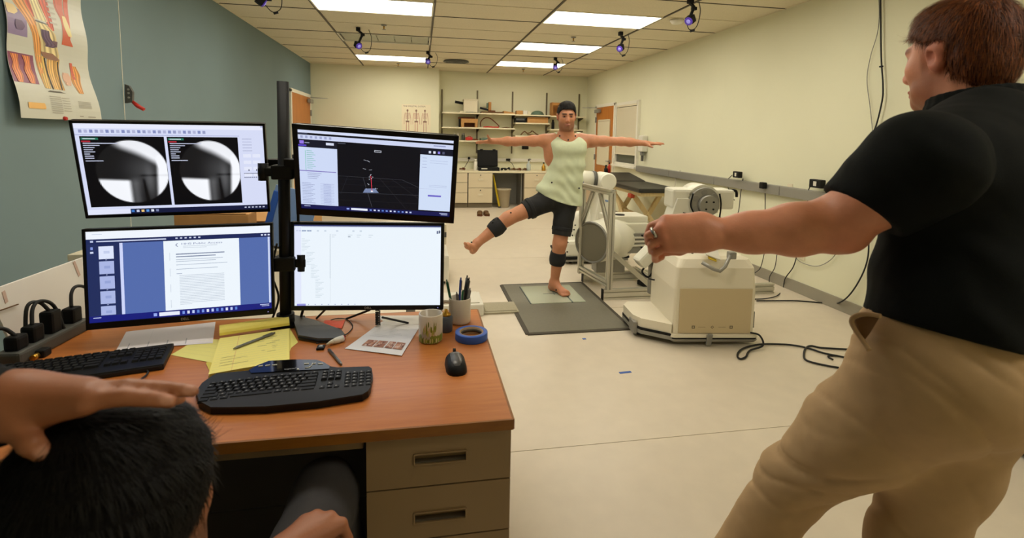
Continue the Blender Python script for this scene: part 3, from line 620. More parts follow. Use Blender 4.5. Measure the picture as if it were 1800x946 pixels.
for sx in (-.2,.2):
    for sy in (-.2,.2): obj('caster', MB().cyl((.02+sx-.012,5.05+sy,.03), (.02+sx+.012,5.05+sy,.03), .028, n=14), 'black', t)
# blue tape marks on the floor
for x, y, lab in ((1099,655,'strip of blue tape on the floor before the cart'), (1027,596,'tiny tape mark on the floor in front of the mat')):
    p = onz(x, y, 0); one('floor_tape', MB().box((p[0],p[1],.0012), (.078 if x > 1050 else .025,.02,.002), 0, rotm(0,0,.08)), 'blue', lab, 'tape')

def extr(name, p0, p1, w=.045, parent=None, up=(0,0,1)):
    """slotted aluminium profile"""
    p0 = Vector(p0); p1 = Vector(p1); n = (p1-p0).normalized(); u = Vector(up)
    if abs(u.dot(n)) > .98: u = Vector((0,1,0))
    x = n.cross(u).normalized(); y = x.cross(n); h, g, d = w/2, w*.13, w*.28
    prof = []
    for a, b in ((0,-1),(1,0),(0,1),(-1,0)):            # one side after another, counter-clockwise, each with a slot
        tx, ty = -b, a
        for s_, q in ((-h,h), (-g,h), (-g,h-d), (g,h-d), (g,h)): prof.append((a*q + tx*s_, b*q + ty*s_))
    L_ = (p1-p0).length
    return obj(name, MB().prism(prof, 0, L_, lambda a, b, c: p0 + x*a + y*b + n*c), 'alu', parent)
F0, F1 = (1.655,4.19), (1.575,4.76)
t = thing('aluminium_frame', 'slotted aluminium profile frame standing beside the force plate', 'frame', (0,0,0))
ZT = .965
extr('post', (*F0,.09), (*F0,ZT), .05, t); extr('post', (*F1,.09), (*F1,ZT), .05, t)
extr('top_rail', (F1[0],F1[1]+.02,ZT), (F0[0],F0[1]-.02,ZT), .05, t); extr('lower_rail', (*F1,.14), (*F0,.14), .05, t)
def on(a, z): return (F0[0]+(F1[0]-F0[0])*a, F0[1]+(F1[1]-F0[1])*a, z)
extr('brace', on(.38,ZT-.03), on(.02,.6), .036, t); extr('brace', on(.62,ZT-.03), on(.98,.6), .036, t)
extr('brace', (F0[0]+.03,F0[1],.42), (2.05,4.17,.11), .04, t); extr('brace', (F1[0]+.03,F1[1],.42), (2.0,4.76,.11), .04, t)
for k, (yy, x1) in enumerate(((4.19,3.3),(4.76,3.2))):
    extr('floor_rail', (1.6,yy,.025), (x1,yy,.025), .048, t); extr('floor_rail', (1.6,yy,.073), (x1,yy,.073), .048, t)
    obj('end_cap', MB().box((1.598,yy,.049), (.006,.05,.1), .001), 'black', t)
extr('cross_rail', (2.15,4.2,.12), (2.15,4.76,.12), .045, t)
obj('bracket', MB().box((2.08,4.16,.1), (.06,.012,.05), .003), 'dark_grey', t)

# image intensifier drum on the frame
ax = Vector((.84,.54,.0)).normalized(); fc = Vector(ony(1040,426,4.64)); fc.z = .425
R = ax.to_track_quat('Z', 'Y').to_matrix()
t = thing('image_intensifier', 'white drum-shaped x-ray detector with a round grey face inside the frame', 'x-ray detector', fc)
obj('drum', MB().lathe([(.185,0),(.2,.006),(.205,.02),(.205,.2),(.198,.21),(.198,.22),(.215,.24),(.215,.44),(.2,.46),(.1,.47),(0,.47)], (0,0,0), 48, R), 'arm_white', t)
obj('face_ring', MB().lathe([(.2,-.012),(.206,.006),(.186,.004),(.184,-.012),(.2,-.012)], (0,0,0), 48, R), 'grey', t)
obj('face', MB().lathe([(.184,-.004),(.184,-.006),(.178,-.008),(0,-.008)], (0,0,0), 48, R), 'face_grey', t)
lv = -Vector(AX_R); lv = (lv-ax*lv.dot(ax)).normalized(); obj('face_label', MB().bar(lv*.14-ax*.009+Vector((0,0,-.03)), lv*.14-ax*.009+Vector((0,0,.03)), .03, .004, 0, tuple(ax)), 'off_white', t)
obj('rear_housing', MB().box(Vector((.46,.22,.02)), (.34,.3,.3), .02), 'arm_white', t)
obj('connector_plate', MB().box((.48,.06,-.03), (.26,.03,.2), .004), 'grey', t)
for z in (-.05,-.01,.03): obj('rail_strip', MB().box((.48,.042,z), (.24,.012,.018), .002), 'off_white', t)
for z in (-.07,.05):
    for x in (.4,.54): obj('bolt', MB().cyl((x,.046,z), (x,.03,z), .01, n=10), 'black', t)
obj('top_cover', MB().box((.42,.26,.2), (.42,.3,.07), .015), 'arm_white', t); obj('top_port', MB().lathe([(.05,0),(.05,.006),(0,.006)], (.36,.2,.236), 20), 'black', t)
obj('support', MB().box((.24,.16,-.26), (.3,.16,.14), .01), 'steel_grey', t)
# white collimator in front of it
c0 = Vector(dep(1131,455,4.05)); t = thing('collimator', 'small white tilted collimator box in front of the detector', 'collimator', c0)
Rc = rotm(0,-.75,0.1)
obj('collimator_body', MB().box((.03,0,.03), (.2,.11,.1), .02, Rc), 'arm_white', t); obj('collimator_cap', MB().cyl(Rc @ Vector((-.07,0,0))+Vector((.03,0,.03)), Rc @ Vector((-.1,0,0))+Vector((.03,0,.03)), .05, .042, 20), 'off_white', t)
obj('collimator_mount', MB().box((.1,.04,-.02), (.1,.1,.1), .01).bar((.1,.04,-.06), (.1,.04,-.3), .05, .05, .004), 'steel_grey', t)
obj('wiring', MB().tube(spline([(.02,0,-.06),(-.02,-.03,-.1),(.03,-.04,-.14),(.09,-.02,-.1),(.14,-.04,-.16),(.2,-.02,-.13)],6), .008, 7), 'black', t)
cord('black_pendant', [tuple(dep(u,v,3.95)) for u,v in ((1152,455),(1158,470),(1159,485),(1152,492),(1140,490))], .006, 'thin black lead hanging under the clenched hand')
one('foot_pedal', MB().box((2.2,4.5,.035), (.16,.2,.05), .012, rotm(.0,0,.3)).box((2.2,4.47,.07), (.1,.12,.03), .008, rotm(.15,0,.3)), 'black', 'black foot pedal lying between the floor rails', 'pedal')

# articulated white arm behind the frame
def P5(x, y, d=0): return Vector(ony(x, y, 5.55+d))
t = thing('robot_arm', 'tall white articulated arm on a wheeled base behind the man', 'robot arm', (0,0,0))
b0 = P5(1040,470); bx = b0.x
obj('base', MB().box((bx+.02,5.75,.17), (.74,.62,.2), .04), 'arm_white', t); obj('bumper', MB().box((bx+.02,5.75,.075), (.78,.66,.03), .01), 'black', t); obj('base_plate', MB().box((bx+.02,5.75,.045), (.76,.64,.03), .01), 'steel_grey', t)
for sx in (-.3,.3):
    for sy in (-.25,.25): obj('caster', MB().cyl((bx+.02+sx-.014,5.75+sy,.03), (bx+.02+sx+.014,5.75+sy,.03), .03, n=14), 'black', t)
obj('pedestal', MB().lathe([(.24,0),(.24,.2),(.2,.28),(.14,.3),(0,.3)], (bx+.05,5.78,.26), 32), 'arm_white', t)
pts = [P5(1046,440), P5(1052,395), P5(1059,350), P5(1064,322)]
lo, hi = P5(1043,432), P5(1062,318)
obj('upper_link', MB().bar(lo, hi, .15, .24, .03, (0,1,0)), 'arm_white', t)
obj('joint_cover', MB().cyl(hi+Vector((0,-.13,-.0)), hi+Vector((0,.14,0)), .1, .1, 32).cyl(hi+Vector((0,-.145,0)), hi+Vector((0,-.13,0)), .085, .1, 32), 'arm_white', t)
obj('joint_ring', MB().cyl(hi+Vector((-.1,.03,.01)), hi+Vector((-.14,.03,.012)), .1, .1, 32), 'dark_grey', t)
obj('forearm', MB().tube([hi+Vector((-.13,.03,.012)), hi+Vector((-.3,.04,.02)), hi+Vector((-.5,.05,.0)), hi+Vector((-.62,.05,-.04))], [.095,.1,.1,.07], 28), 'arm_white', t)
obj('blue_label', MB().box(lo.lerp(hi,.72)+Vector((0,-.125,0)), (.08,.006,.02), 0, rotm(0,.2,0)), 'light_blue', t); obj('blue_label', MB().box(hi+Vector((-.3,-.062,-.01)), (.06,.006,.02)), 'blue', t)
obj('conduit', MB().tube(spline([lo+Vector((.1,.05,.1)), lo.lerp(hi,.4)+Vector((.13,.05,0)), lo.lerp(hi,.75)+Vector((.12,.05,0))],6), .008, 7), 'black', t)

# padded treatment table
tx0, tx1, ty0, ty1, tz = 2.8, 3.4, 6.15, 7.9, .79
t = thing('treatment_table', 'black padded treatment table on crossed wooden legs by the wall', 'table', ((tx0+tx1)/2, (ty0+ty1)/2, 0))
hw, hl = (tx1-tx0)/2, (ty1-ty0)/2
obj('pad', MB().box((0,-.32,tz-.03), (hw*2,hl*2-.66,.06), .022), 'pad_black', t); obj('head_pad', MB().box((0,hl-.33,tz+.02), (hw*2,.64,.06), .022, rotm(.14,0,0)), 'pad_black', t)
obj('table_frame', MB().box((0,-.2,tz-.085), (hw*2-.08,hl*2-.5,.045), .004), 'beech', t)
for y in (-.5,.35):
    obj('crossed_leg', MB().bar((-hw+.03,y-.1,0.0), (hw-.08,y+.05,tz-.1), .035, .07, .004), 'beech', t); obj('crossed_leg', MB().bar((hw-.03,y-.1,0), (-hw+.08,y+.05,tz-.1), .035, .07, .004), 'beech', t)
obj('brace_rail', MB().bar((0,-.55,.34), (0,.4,.34), .03, .05, .003), 'beech', t); obj('strut', MB().bar((-hw+.05,-.5,.05), (-hw+.1,.25,tz-.12), .03, .05, .003), 'beech', t)
for k, (x, r, h, m_) in enumerate(((2.95,.03,.12,'black'),(3.02,.022,.16,'red'),(2.98,.026,.09,'off_white'))):
    bt = thing('massage_bottle', ['black','slim red','short white'][k]+' bottle at the far end of the treatment table', 'bottle', (x, 7.78+.05*k, tz+.07), 0, 'bottles on the treatment table')
    obj('bottle_body', MB().lathe([(r,0),(r,h*.7),(r*.5,h*.85),(r*.45,h)], (0,0,0), 14), m_, bt); obj('bottle_cap', MB().cyl((0,0,h), (0,0,h+.025), r*.5, n=10), 'black', bt)
one('orange_pouch', MB().box((2.84,6.5,.66), (.06,.12,.06), .015).bar((2.84,6.5,.68), (2.88,6.5,.71), .015), 'red_pouch', 'orange pouch hanging under the treatment table', 'pouch')

# ------------------------------------------------------------------ white imaging cart in front
A = Vector(onz(1184,607,0)); Bv = Vector(onz(1322,607,0)); ex = (Bv-A).normalized(); ey = Vector((-ex.y, ex.x, 0)); Wc = (Bv-A).length
t = thing('imaging_cart', 'cream imaging cart on casters with a power lead, left of the red-haired man', 'cart', A, math.atan2(ex.y, ex.x))
Dp = .52
def loft(sections):
    """sections: list of (z, x0, x1, y0, y1, corner)"""
    mb = MB(); rings = []
    for z, x0, x1, y0, y1, r in sections:
        ring = []
        for cx, cy, a0 in ((x1-r,y0+r,-90), (x1-r,y1-r,0), (x0+r,y1-r,90), (x0+r,y0+r,180)):
            for k in range(5): a = math.radians(a0+90*k/4); ring.append((cx+r*math.cos(a), cy+r*math.sin(a), z))
        rings.append(ring)
    n = len(rings[0]); vs = [p for r in rings for p in r]; fs = []
    for i in range(len(rings)-1):
        for k in range(n): fs.append((i*n+k, i*n+(k+1)%n, (i+1)*n+(k+1)%n, (i+1)*n+k))
    fs.append(tuple(reversed(range(n)))); fs.append(tuple((len(rings)-1)*n+k for k in range(n)))
    return mb.add(vs, fs)
obj('hull', loft([(.085,-.01,Wc+.005,0,Dp,.02),(.4,-.012,Wc+.005,.0,Dp,.02),(.55,.005,Wc,.02,Dp-.02,.03),(.605,.03,Wc-.02,.05,Dp-.05,.05),(.622,.07,Wc-.06,.09,Dp-.09,.05)]), 'cart_cream', t)
obj('front_panel', MB().box((Wc/2,-.004,.25), (Wc-.05,.008,.32), .003), 'panel_beige', t)
obj('base_plate', loft([(.03,-.02,Wc+.02,-.015,Dp+.02,.03),(.045,-.03,Wc+.03,-.025,Dp+.03,.03),(.052,-.03,Wc+.03,-.025,Dp+.03,.03)]), 'steel_grey', t)
obj('bumper_strip', loft([(.052,-.026,Wc+.026,-.022,Dp+.026,.03),(.064,-.026,Wc+.026,-.022,Dp+.026,.03)]), 'black', t)
obj('skirt', loft([(.064,-.03,Wc+.03,-.025,Dp+.03,.03),(.086,-.028,Wc+.028,-.022,Dp+.028,.03)]), 'cart_cream', t)
obj('outrigger', MB().prism([(-.24,.2),(-.2,.12),(-.02,.0),(.02,.1),(.02,.5),(-.2,.5),(-.25,.42)], .085, .15), 'cart_cream', t)
obj('outrigger_strip', MB().prism([(-.245,.195),(-.205,.11),(-.02,-.01),(.02,.1),(.02,.5),(-.2,.51),(-.255,.425)], .068, .085), 'black', t)
obj('outrigger_base', MB().prism([(-.245,.195),(-.205,.11),(-.02,-.01),(.02,.1),(.02,.5),(-.2,.51),(-.255,.425)], .04, .068), 'steel_grey', t)
for x, y in ((-.19,.2),(-.2,.44),(Wc-.05,.44)): obj('caster', MB().cyl((x-.016,y,.036), (x+.016,y,.036), .036, n=18).box((x,y,.07), (.05,.05,.03), .006), 'black', t)
obj('wheel_guard', MB().box((-.235,.2,.07), (.03,.12,.09), .008), 'grey', t)
obj('brake_pedal', MB().box((Wc*.42,-.035,.055), (.035,.02,.09), .006, rotm(.25,0,0)), 'grey', t)
obj('side_bracket', MB().box((Wc+.035,.12,.16), (.02,.1,.12), .004).cyl((Wc+.045,.12,.16), (Wc+.05,.12,.16), .015, n=12), 'grey', t)
ic = Canvas(1, 1, lambda x, y, k: (x, -.0085-k, y)); ic_c = (96,88,72)
for cx, typ in ((.13,0),(.265,1),(.40,2)):
    if typ == 1: ic.poly([(cx-.012,.135),(cx,.147),(cx+.012,.135),(cx,.123)], ic_c)
    else: ic.rect(cx-.011,.124,cx+.011,.146,ic_c)
    ic.up(); ic.rect(cx-.005,.130,cx+.005,.140,(204,186,148)); ic.up()
for cx in (.19,.335): ic.rect(cx-.026,.134,cx+.026,.1365,(150,134,104))
ic.done('icon_row', 'print', t)
for x, m_ in ((.1,'black'),(.16,'black'),(Wc-.1,'red')): obj('button', MB().cyl((x,.15,.62), (x,.15,.63), .008, n=12), m_, t)
obj('grab_handle', MB().tube([Vector(v) for v in ((.16,-.02,.6),(.225,-.06,.565),(.27,-.06,.55),(.31,-.05,.58),(.36,-.02,.66))], .013, 10).box((.37,-.01,.65), (.05,.05,.05), .008), 'steel_grey', t)
obj('yellow_label', MB().box((.24,.02,.64), (.06,.1,.006), 0, rotm(.5,.35,0)), 'yellow', t); obj('label_tab', MB().box((.25,.04,.66), (.11,.12,.01), .002, rotm(.5,.35,0)), 'off_white', t)
# head of the cart
Hc = Vector((.295,.42,.985))
obj('neck', MB().prism([(.02,.6),(.4,.6),(.36,.72),(.26,.84),(.4,.9),(.4,1.0),(.09,1.0),(.05,.86),(.0,.7)], .3, .46, lambda a,b,c: (a,c,b)), 'arm_white', t)
obj('head_box', MB().box((Hc.x,Hc.y,Hc.z+.01), (.47,.2,.15), .02).cyl((Hc.x-.0,Hc.y-.1,Hc.z-.005), (Hc.x,Hc.y+.1,Hc.z-.005), .125, .125, 40), 'arm_white', t)
obj('disc', MB().cyl((Hc.x,Hc.y-.125,Hc.z-.01), (Hc.x,Hc.y-.1,Hc.z-.01), .108, .114, 44), 'steel_grey', t)
for k in range(6):
    a = math.pi*(k/3+.2); obj('disc_pocket', MB().cyl((Hc.x+.078*math.cos(a),Hc.y-.129,Hc.z-.01+.078*math.sin(a)), (Hc.x+.078*math.cos(a),Hc.y-.122,Hc.z-.01+.078*math.sin(a)), .022, .024, 16), 'grey', t)
hub = obj('hub', MB().cyl((Hc.x+.02,Hc.y-.165,Hc.z-.028), (Hc.x+.02,Hc.y-.12,Hc.z-.028), .072, .076, 40), 'steel_grey', t)
for k in range(4):
    a = math.pi*(k/2+.25); obj('bolt', MB().cyl((Hc.x+.02+.038*math.cos(a),Hc.y-.171,Hc.z-.028+.038*math.sin(a)), (Hc.x+.02+.038*math.cos(a),Hc.y-.16,Hc.z-.028+.038*math.sin(a)), .007, n=10), 'black', hub)
obj('hose_loop', MB().tube(spline([(Hc.x-.1,Hc.y-.14,Hc.z+.06),(Hc.x-.11,Hc.y-.14,Hc.z-.04),(Hc.x-.05,Hc.y-.15,Hc.z-.12),(Hc.x+.04,Hc.y-.14,Hc.z-.125),(Hc.x+.12,Hc.y-.14,Hc.z-.12)],6), .006, 7).tube(spline([(Hc.x+.1,Hc.y-.14,Hc.z+.06),(Hc.x+.115,Hc.y-.14,Hc.z-.02),(Hc.x+.11,Hc.y-.14,Hc.z-.12)],6), .006, 7), 'black', t)
obj('knob', MB().cyl((Hc.x-.14,Hc.y-.12,Hc.z-.1), (Hc.x-.1,Hc.y-.13,Hc.z-.105), .006, n=8).cyl((Hc.x-.16,Hc.y-.12,Hc.z-.1), (Hc.x-.138,Hc.y-.12,Hc.z-.1), .016, .012, 12), 'black', t)
obj('strain_relief', MB().tube(spline([(Hc.x+.2,Hc.y-.06,Hc.z+.08),(Hc.x+.25,Hc.y-.08,Hc.z+.075),(Hc.x+.26,Hc.y-.08,Hc.z+.03)],5), .01, 8), 'black', t)
obj('blue_sticker', MB().box((.05,.295,.84), (.05,.01,.07), 0, rotm(0,.45,0)), 'light_blue', t)
def fz(u, v): return tuple(onz(1240+u/5.625, 540+v/5.625, .009))
cq = A + ex*(Wc-.03) - ey*.02
cord('power_lead', [(cq.x,cq.y,.1),(cq.x+.05,cq.y-.03,.09),(cq.x+.06,cq.y-.06,.03)] + [fz(u,v) for u,v in ((440,430),(400,490),(350,512),(318,490),(325,450),(370,410),(470,380),(600,365),(820,372),(1000,402),(1160,452),(1290,480),(1500,520))], .0065, 'black power lead curling from the cart across the floor')
cord('floor_lead', [fz(u,v) for u,v in ((1500,420),(1360,415),(1150,402),(1040,384),(990,410),(974,470),(985,515),(1050,545),(1190,577),(1320,600))], .0065, 'black lead looped on the floor beside the khaki trousers')
cord('floor_lead', [fz(u,v) for u,v in ((1300,482),(1230,478),(1215,492),(1260,518))], .006, 'short hooked end of black lead beside the khaki trousers')
# dark bag behind the red-haired man
p = onz(1850, 790, 0); t = thing('dark_bag', 'dark padded bag on the floor behind the khaki trousers at the right edge', 'bag', (p[0], p[1], 0))
obj('bag_body', MB().box((0,0,.17), (.5,.36,.34), .09), 'black', t); obj('bag_pocket', MB().box((-.02,-.18,.13), (.34,.06,.2), .025), 'black_rubber', t); obj('bag_handle', MB().tube(spline([(-.12,0,.33),(-.06,0,.42),(.06,0,.42),(.12,0,.33)],6), .012, 8), 'black', t); obj('buckle', MB().box((-.24,-.1,.3), (.02,.03,.03), .004), 'brass', t)
# ================================================================== DESK
DZ = .74
def D(x, y, z=DZ): return Vector(onz(x, y, z))
mat('desk_wood', (194,120,54), .42, wood=(5,(178,102,42)), stretch=(1.2,14,14), coat=.1)
mat('desk_edge', (146,92,18), .45, wood=(6,(130,78,12)), stretch=(1.5,10,10))
mat('desk_metal', (144,119,84), .5)
mat('desk_pull', (128,120,106), .4, .3)
mat('desk_dark', (52,46,40), .6)
mat('paper', (236,232,226), .7)
mat('paper_print', (236,232,226), .7, attr=True)
mat('pad_yellow', (238,220,110), .7, attr=True)
mat('key', (20,20,21), .6, spec=.25)
mat('kb_body', (15,15,16), .5, spec=.25)
mat('kb_gloss', (8,8,9), .12, coat=.4)
mat('kb_rest', (34,33,34), .6, spec=.3)
mat('pouch_grey', (84,84,82), .6, bump=(200,.1))
mat('ceramic', (216,206,190), .22)
mat('ceramic_in', (206,200,186), .3)
mat('mug_print', (255,255,255), .3, attr=True)
mat('tape_blue', (44,92,190), .5)
mat('tape_core', (176,150,116), .7)
mat('pen_green', (20,86,48), .3); mat('pen_blue', (28,52,130), .3); mat('pen_grey', (120,118,112), .3, .5); mat('pen_black', (18,18,20), .3)
mat('mouse_grey', (72,71,70), .35)
dx0, dx1, dy0, dy1 = -1.27, .228, 1.175, 1.985
t = thing('desk', 'office desk with an orange wood top and taupe drawers', 'desk', (0,0,0))
obj('desk_top', MB().box(((dx0+dx1)/2, (dy0+dy1)/2, DZ-.013), (dx1-dx0-.006, dy1-dy0-.006, .026), .001), 'desk_wood', t)
for p, q in (((dx0,dy0),(dx1,dy0)), ((dx0,dy1),(dx1,dy1)), ((dx0,dy0),(dx0,dy1)), ((dx1,dy0),(dx1,dy1))): obj('edge_band', MB().bar((p[0],p[1],DZ-.0135), (q[0],q[1],DZ-.0135), .006, .0268, .001), 'desk_edge', t)
px0, px1, py0_ = -.128, .2255, 1.19
obj('pedestal', MB().box(((px0+px1)/2, (py0_+.02+dy1-.03)/2, .365), (px1-px0, dy1-.05-py0_, .69), .002), 'desk_metal', t)
zs = [.03, ony(850,935,py0_)[2], ony(770,853,py0_)[2], .708]
hz = [None, ony(774,906,py0_)[2], ony(774,804,py0_)[2]]; hx0, hx1 = ony(728,805,py0_)[0], ony(820,805,py0_)[0]
for k in range(3):
    z0, z1 = zs[k]+.002, zs[k+1]-.002; zc = hz[k] or (z0+z1)/2; h0, h1 = zc-.0135, zc+.0135; y = py0_
    d = MB()
    for a, b, c_, e in ((px0,px1,z0,h0), (px0,px1,h1,z1), (px0,hx0,h0,h1), (hx1,px1,h0,h1)): d.box(((a+b)/2, y+.009, (c_+e)/2), (b-a, .018, e-c_))
    dr = obj('drawer', d, 'desk_metal', t)
    obj('recessed_pull', MB().box(((hx0+hx1)/2, y+.026, zc), (hx1-hx0+.006, .003, h1-h0+.006)).box(((hx0+hx1)/2, y+.014, h0+.001), (hx1-hx0, .022, .003)), 'desk_pull', dr)
    rim = MB()
    for p, q in (((hx0,h0),(hx1,h0)), ((hx0,h1),(hx1,h1)), ((hx0,h0),(hx0,h1)), ((hx1,h0),(hx1,h1))): rim.bar((p[0],y-.0015,p[1]), (q[0],y-.0015,q[1]), .004, .005, .001, (0,1,0))
    obj('pull_rim', rim, 'desk_metal', dr)
obj('apron_rail', MB().box(((dx0+px0)/2, dy0+.05, DZ-.05), (px0-dx0-.02, .02, .038), .002), 'desk_metal', t)
for k, (z0, z1) in enumerate(((.03,.25),(.254,.47),(.474,.7))): obj('modesty_board', MB().box(((dx0+px0)/2, 1.62, (z0+z1)/2), (px0-dx0-.01, .018, z1-z0), .002), 'desk_dark', t)
obj('side_panel', MB().box((dx0+.02, (dy0+dy1)/2, .36), (.03, dy1-dy0-.06, .7), .002), 'desk_dark', t)

# ------------------------------------------------------------------ monitors on a pole
POLE = Vector((-.478, 1.885, DZ))
t = thing('monitor_stand', 'tall black pole stand carrying four monitors', 'monitor stand', POLE)
obj('pole', MB().cyl((0,0,.0), (.012,-.0,.872), .0195, n=24), 'black', t); obj('base_plate', MB().box((0,.03,.006), (.1,.1,.012), .004), 'black', t); obj('collar', MB().cyl((0,0,.01), (0,0,.05), .03, n=24), 'black', t)
for z in (.235,.56): 
    a = obj('arm_clamp', MB().box((.006,0,z), (.07,.06,.05), .006), 'black', t)
    obj('cross_arm', MB().box((-.28,.03,z), (.5,.03,.035), .004).box((.3,.03,z), (.5,.03,.035), .004), 'black', t)
    for s_ in (-1,1): obj('arm_knuckle', MB().cyl((s_*.06,0,z-.03), (s_*.06,0,z+.03), .017, n=14).box((s_*.05,-.0,z), (.05,.03,.03), .004), 'black', t)
cord('monitor_cable', [(POLE.x+.035,POLE.y+.02,DZ+.62),(POLE.x+.05,POLE.y+.0,DZ+.5),(POLE.x+.045,POLE.y+.02,DZ+.36),(POLE.x+.03,POLE.y+.03,DZ+.22),(POLE.x+.06,POLE.y+.03,DZ+.1),(POLE.x+.04,POLE.y+.05,DZ+.01)], .005, 'black cable running down the monitor pole')
cord('monitor_cable', [(POLE.x-.03,POLE.y+.03,DZ+.3),(POLE.x-.045,POLE.y+.01,DZ+.2),(POLE.x-.03,POLE.y+.03,DZ+.1),(POLE.x-.06,POLE.y+.05,DZ+.01)], .004, 'thin black cable on the left side of the monitor pole')

def monitor(pose, label, bez, mount, draw, logo, corner=.004):
    x, y, z, rz, rx, ry = pose; Wm, Hm = .54, .32
    t = thing('monitor', label, 'monitor', (x,y,z), 0, 'monitors on the pole stand')
    Rm = Matrix.Rotation(math.radians(rz),3,'Z') @ Matrix.Rotation(math.radians(rx),3,'X') @ Matrix.Rotation(math.radians(ry),3,'Y')
    t.rotation_euler = Rm.to_euler()
    bl, br, bt, bb = bez
    obj('housing', MB().box((0,.016,0), (Wm,.022,Hm), corner).box((0,.034,-.0), (Wm*.6,.03,Hm*.6), .01), 'black', t)
    fr = MB()
    for (a, b, c_, e) in ((-Wm/2,-Wm/2+bl,-Hm/2,Hm/2), (Wm/2-br,Wm/2,-Hm/2,Hm/2), (-Wm/2,Wm/2,Hm/2-bt,Hm/2), (-Wm/2,Wm/2,-Hm/2,-Hm/2+bb)): fr.box(((a+b)/2,.004,(c_+e)/2), (b-a,.01,e-c_), min(.002,corner))
    obj('bezel', fr, 'black_gloss', t)
    obj('mount_plate', MB().box((0,.055,0), (.1,.014,.1), .003).box((mount[0]*.5,.07,mount[1]*.5), (abs(mount[0])+.05,.02,.035), .004), 'black', t)
    sw, sh = Wm-bl-br, Hm-bt-bb; ox, oz = -Wm/2+bl, Hm/2-bt
    c = Canvas(1, 1, lambda u, v, k: (ox+u*sw, .0035-k, oz-v*sh), .00004); draw(c); c.done('screen', 'screen', t)
    if logo:
        v, f = text_polys('DELL', .011); mb = MB(); wd = max(p[0] for p in v)
        mb.add([(p[0]-wd/2, -.0015, -Hm/2+bb*.32+p[1]) for p in v], f, (196,190,180)); link('logo', flatmesh(mb, 'logo'), 'print', t)
        obj('power_light', MB().box((Wm/2-.02,-.0014,-Hm/2+bb*.5), (.004,.001,.003)), 'lens_glint', t)
    return t
LV = (214,220,246)
def taskbar(c, y0, u0=.32, n=12, colr=(20,24,84)):
    c.rect(0,y0,1,1,colr); c.up(); c.rect(u0+.03,y0+.014,u0+.14,1-.014,(232,236,250)); c.rect(u0,y0+.018,u0+.018,1-.018,(150,170,240))
    for k in range(n): a = u0+.155+k*.027; c.rect(a,y0+.018,a+.013,1-.018,[(120,150,230),(220,226,246),(190,206,248),(90,130,210)][k % 4])
    c.rect(.93,y0+.012,.985,y0+.022,(190,200,236)); c.rect(.94,y0+.03,.985,y0+.038,(180,190,226)); c.rect(.02,y0+.015,.06,y0+.024,(180,190,226)); c.up()
def xray(c, u0, v0, u1, v1, shift):
    N = 72; cx, cy, Rr = .57, .5, .44; asp = 1.0
    sm = lambda a, b, x: min(1, max(0, (x-a)/(b-a)))**2*(3-2*min(1, max(0, (x-a)/(b-a))))
    for j in range(N):
        for i in range(N):
            a, b = ((i+.5)/N-cx)/Rr, ((j+.5)/N-cy)/(Rr*1.02)
            r = math.hypot(a, b)
            if r > 1.03: continue
            top = -1.02+.42*(a+.7)+.12*max(0,a)**2*2                      # upper outline of the thigh
            v = .03 + .9*(1-sm(top-.1, top+.2, b))*sm(-.65,-.2,a)
            v += .95*sm(.62,.76,a+.08*b)*sm(-.6,-.1,b)*(1-sm(.88,.95,b)*0)
            v += .95*sm(.22,.34,b-.06*a)*(1-sm(-.2+shift,-.04+shift,a))*sm(-1.1,-.9,a)
            v += .10*math.exp(-((a-.3)**2+(b+.05)**2)/.25) + .13*math.exp(-((a-.45)**2/.02+(b-.35)**2/.3))
            v += .16*sm(.1,.4,b)*math.exp(-((a-.02-shift)**2)/.02)
            v -= .1*math.exp(-((b-.12)**2)/.0015)*sm(.1,.3,a) + .1*math.exp(-((a-.25-.08*b)**2)/.002)*sm(.15,.3,b)
            v = max(0, min(1, v))*(1-sm(.985,1.03,r)) ; g = v**1.5
            c.rect(u0+(u1-u0)*i/N, v0+(v1-v0)*j/N, u0+(u1-u0)*(i+1)/N, v0+(v1-v0)*(j+1)/N, (g*.93+.004, g*.95+.004, g+.005, 1.))
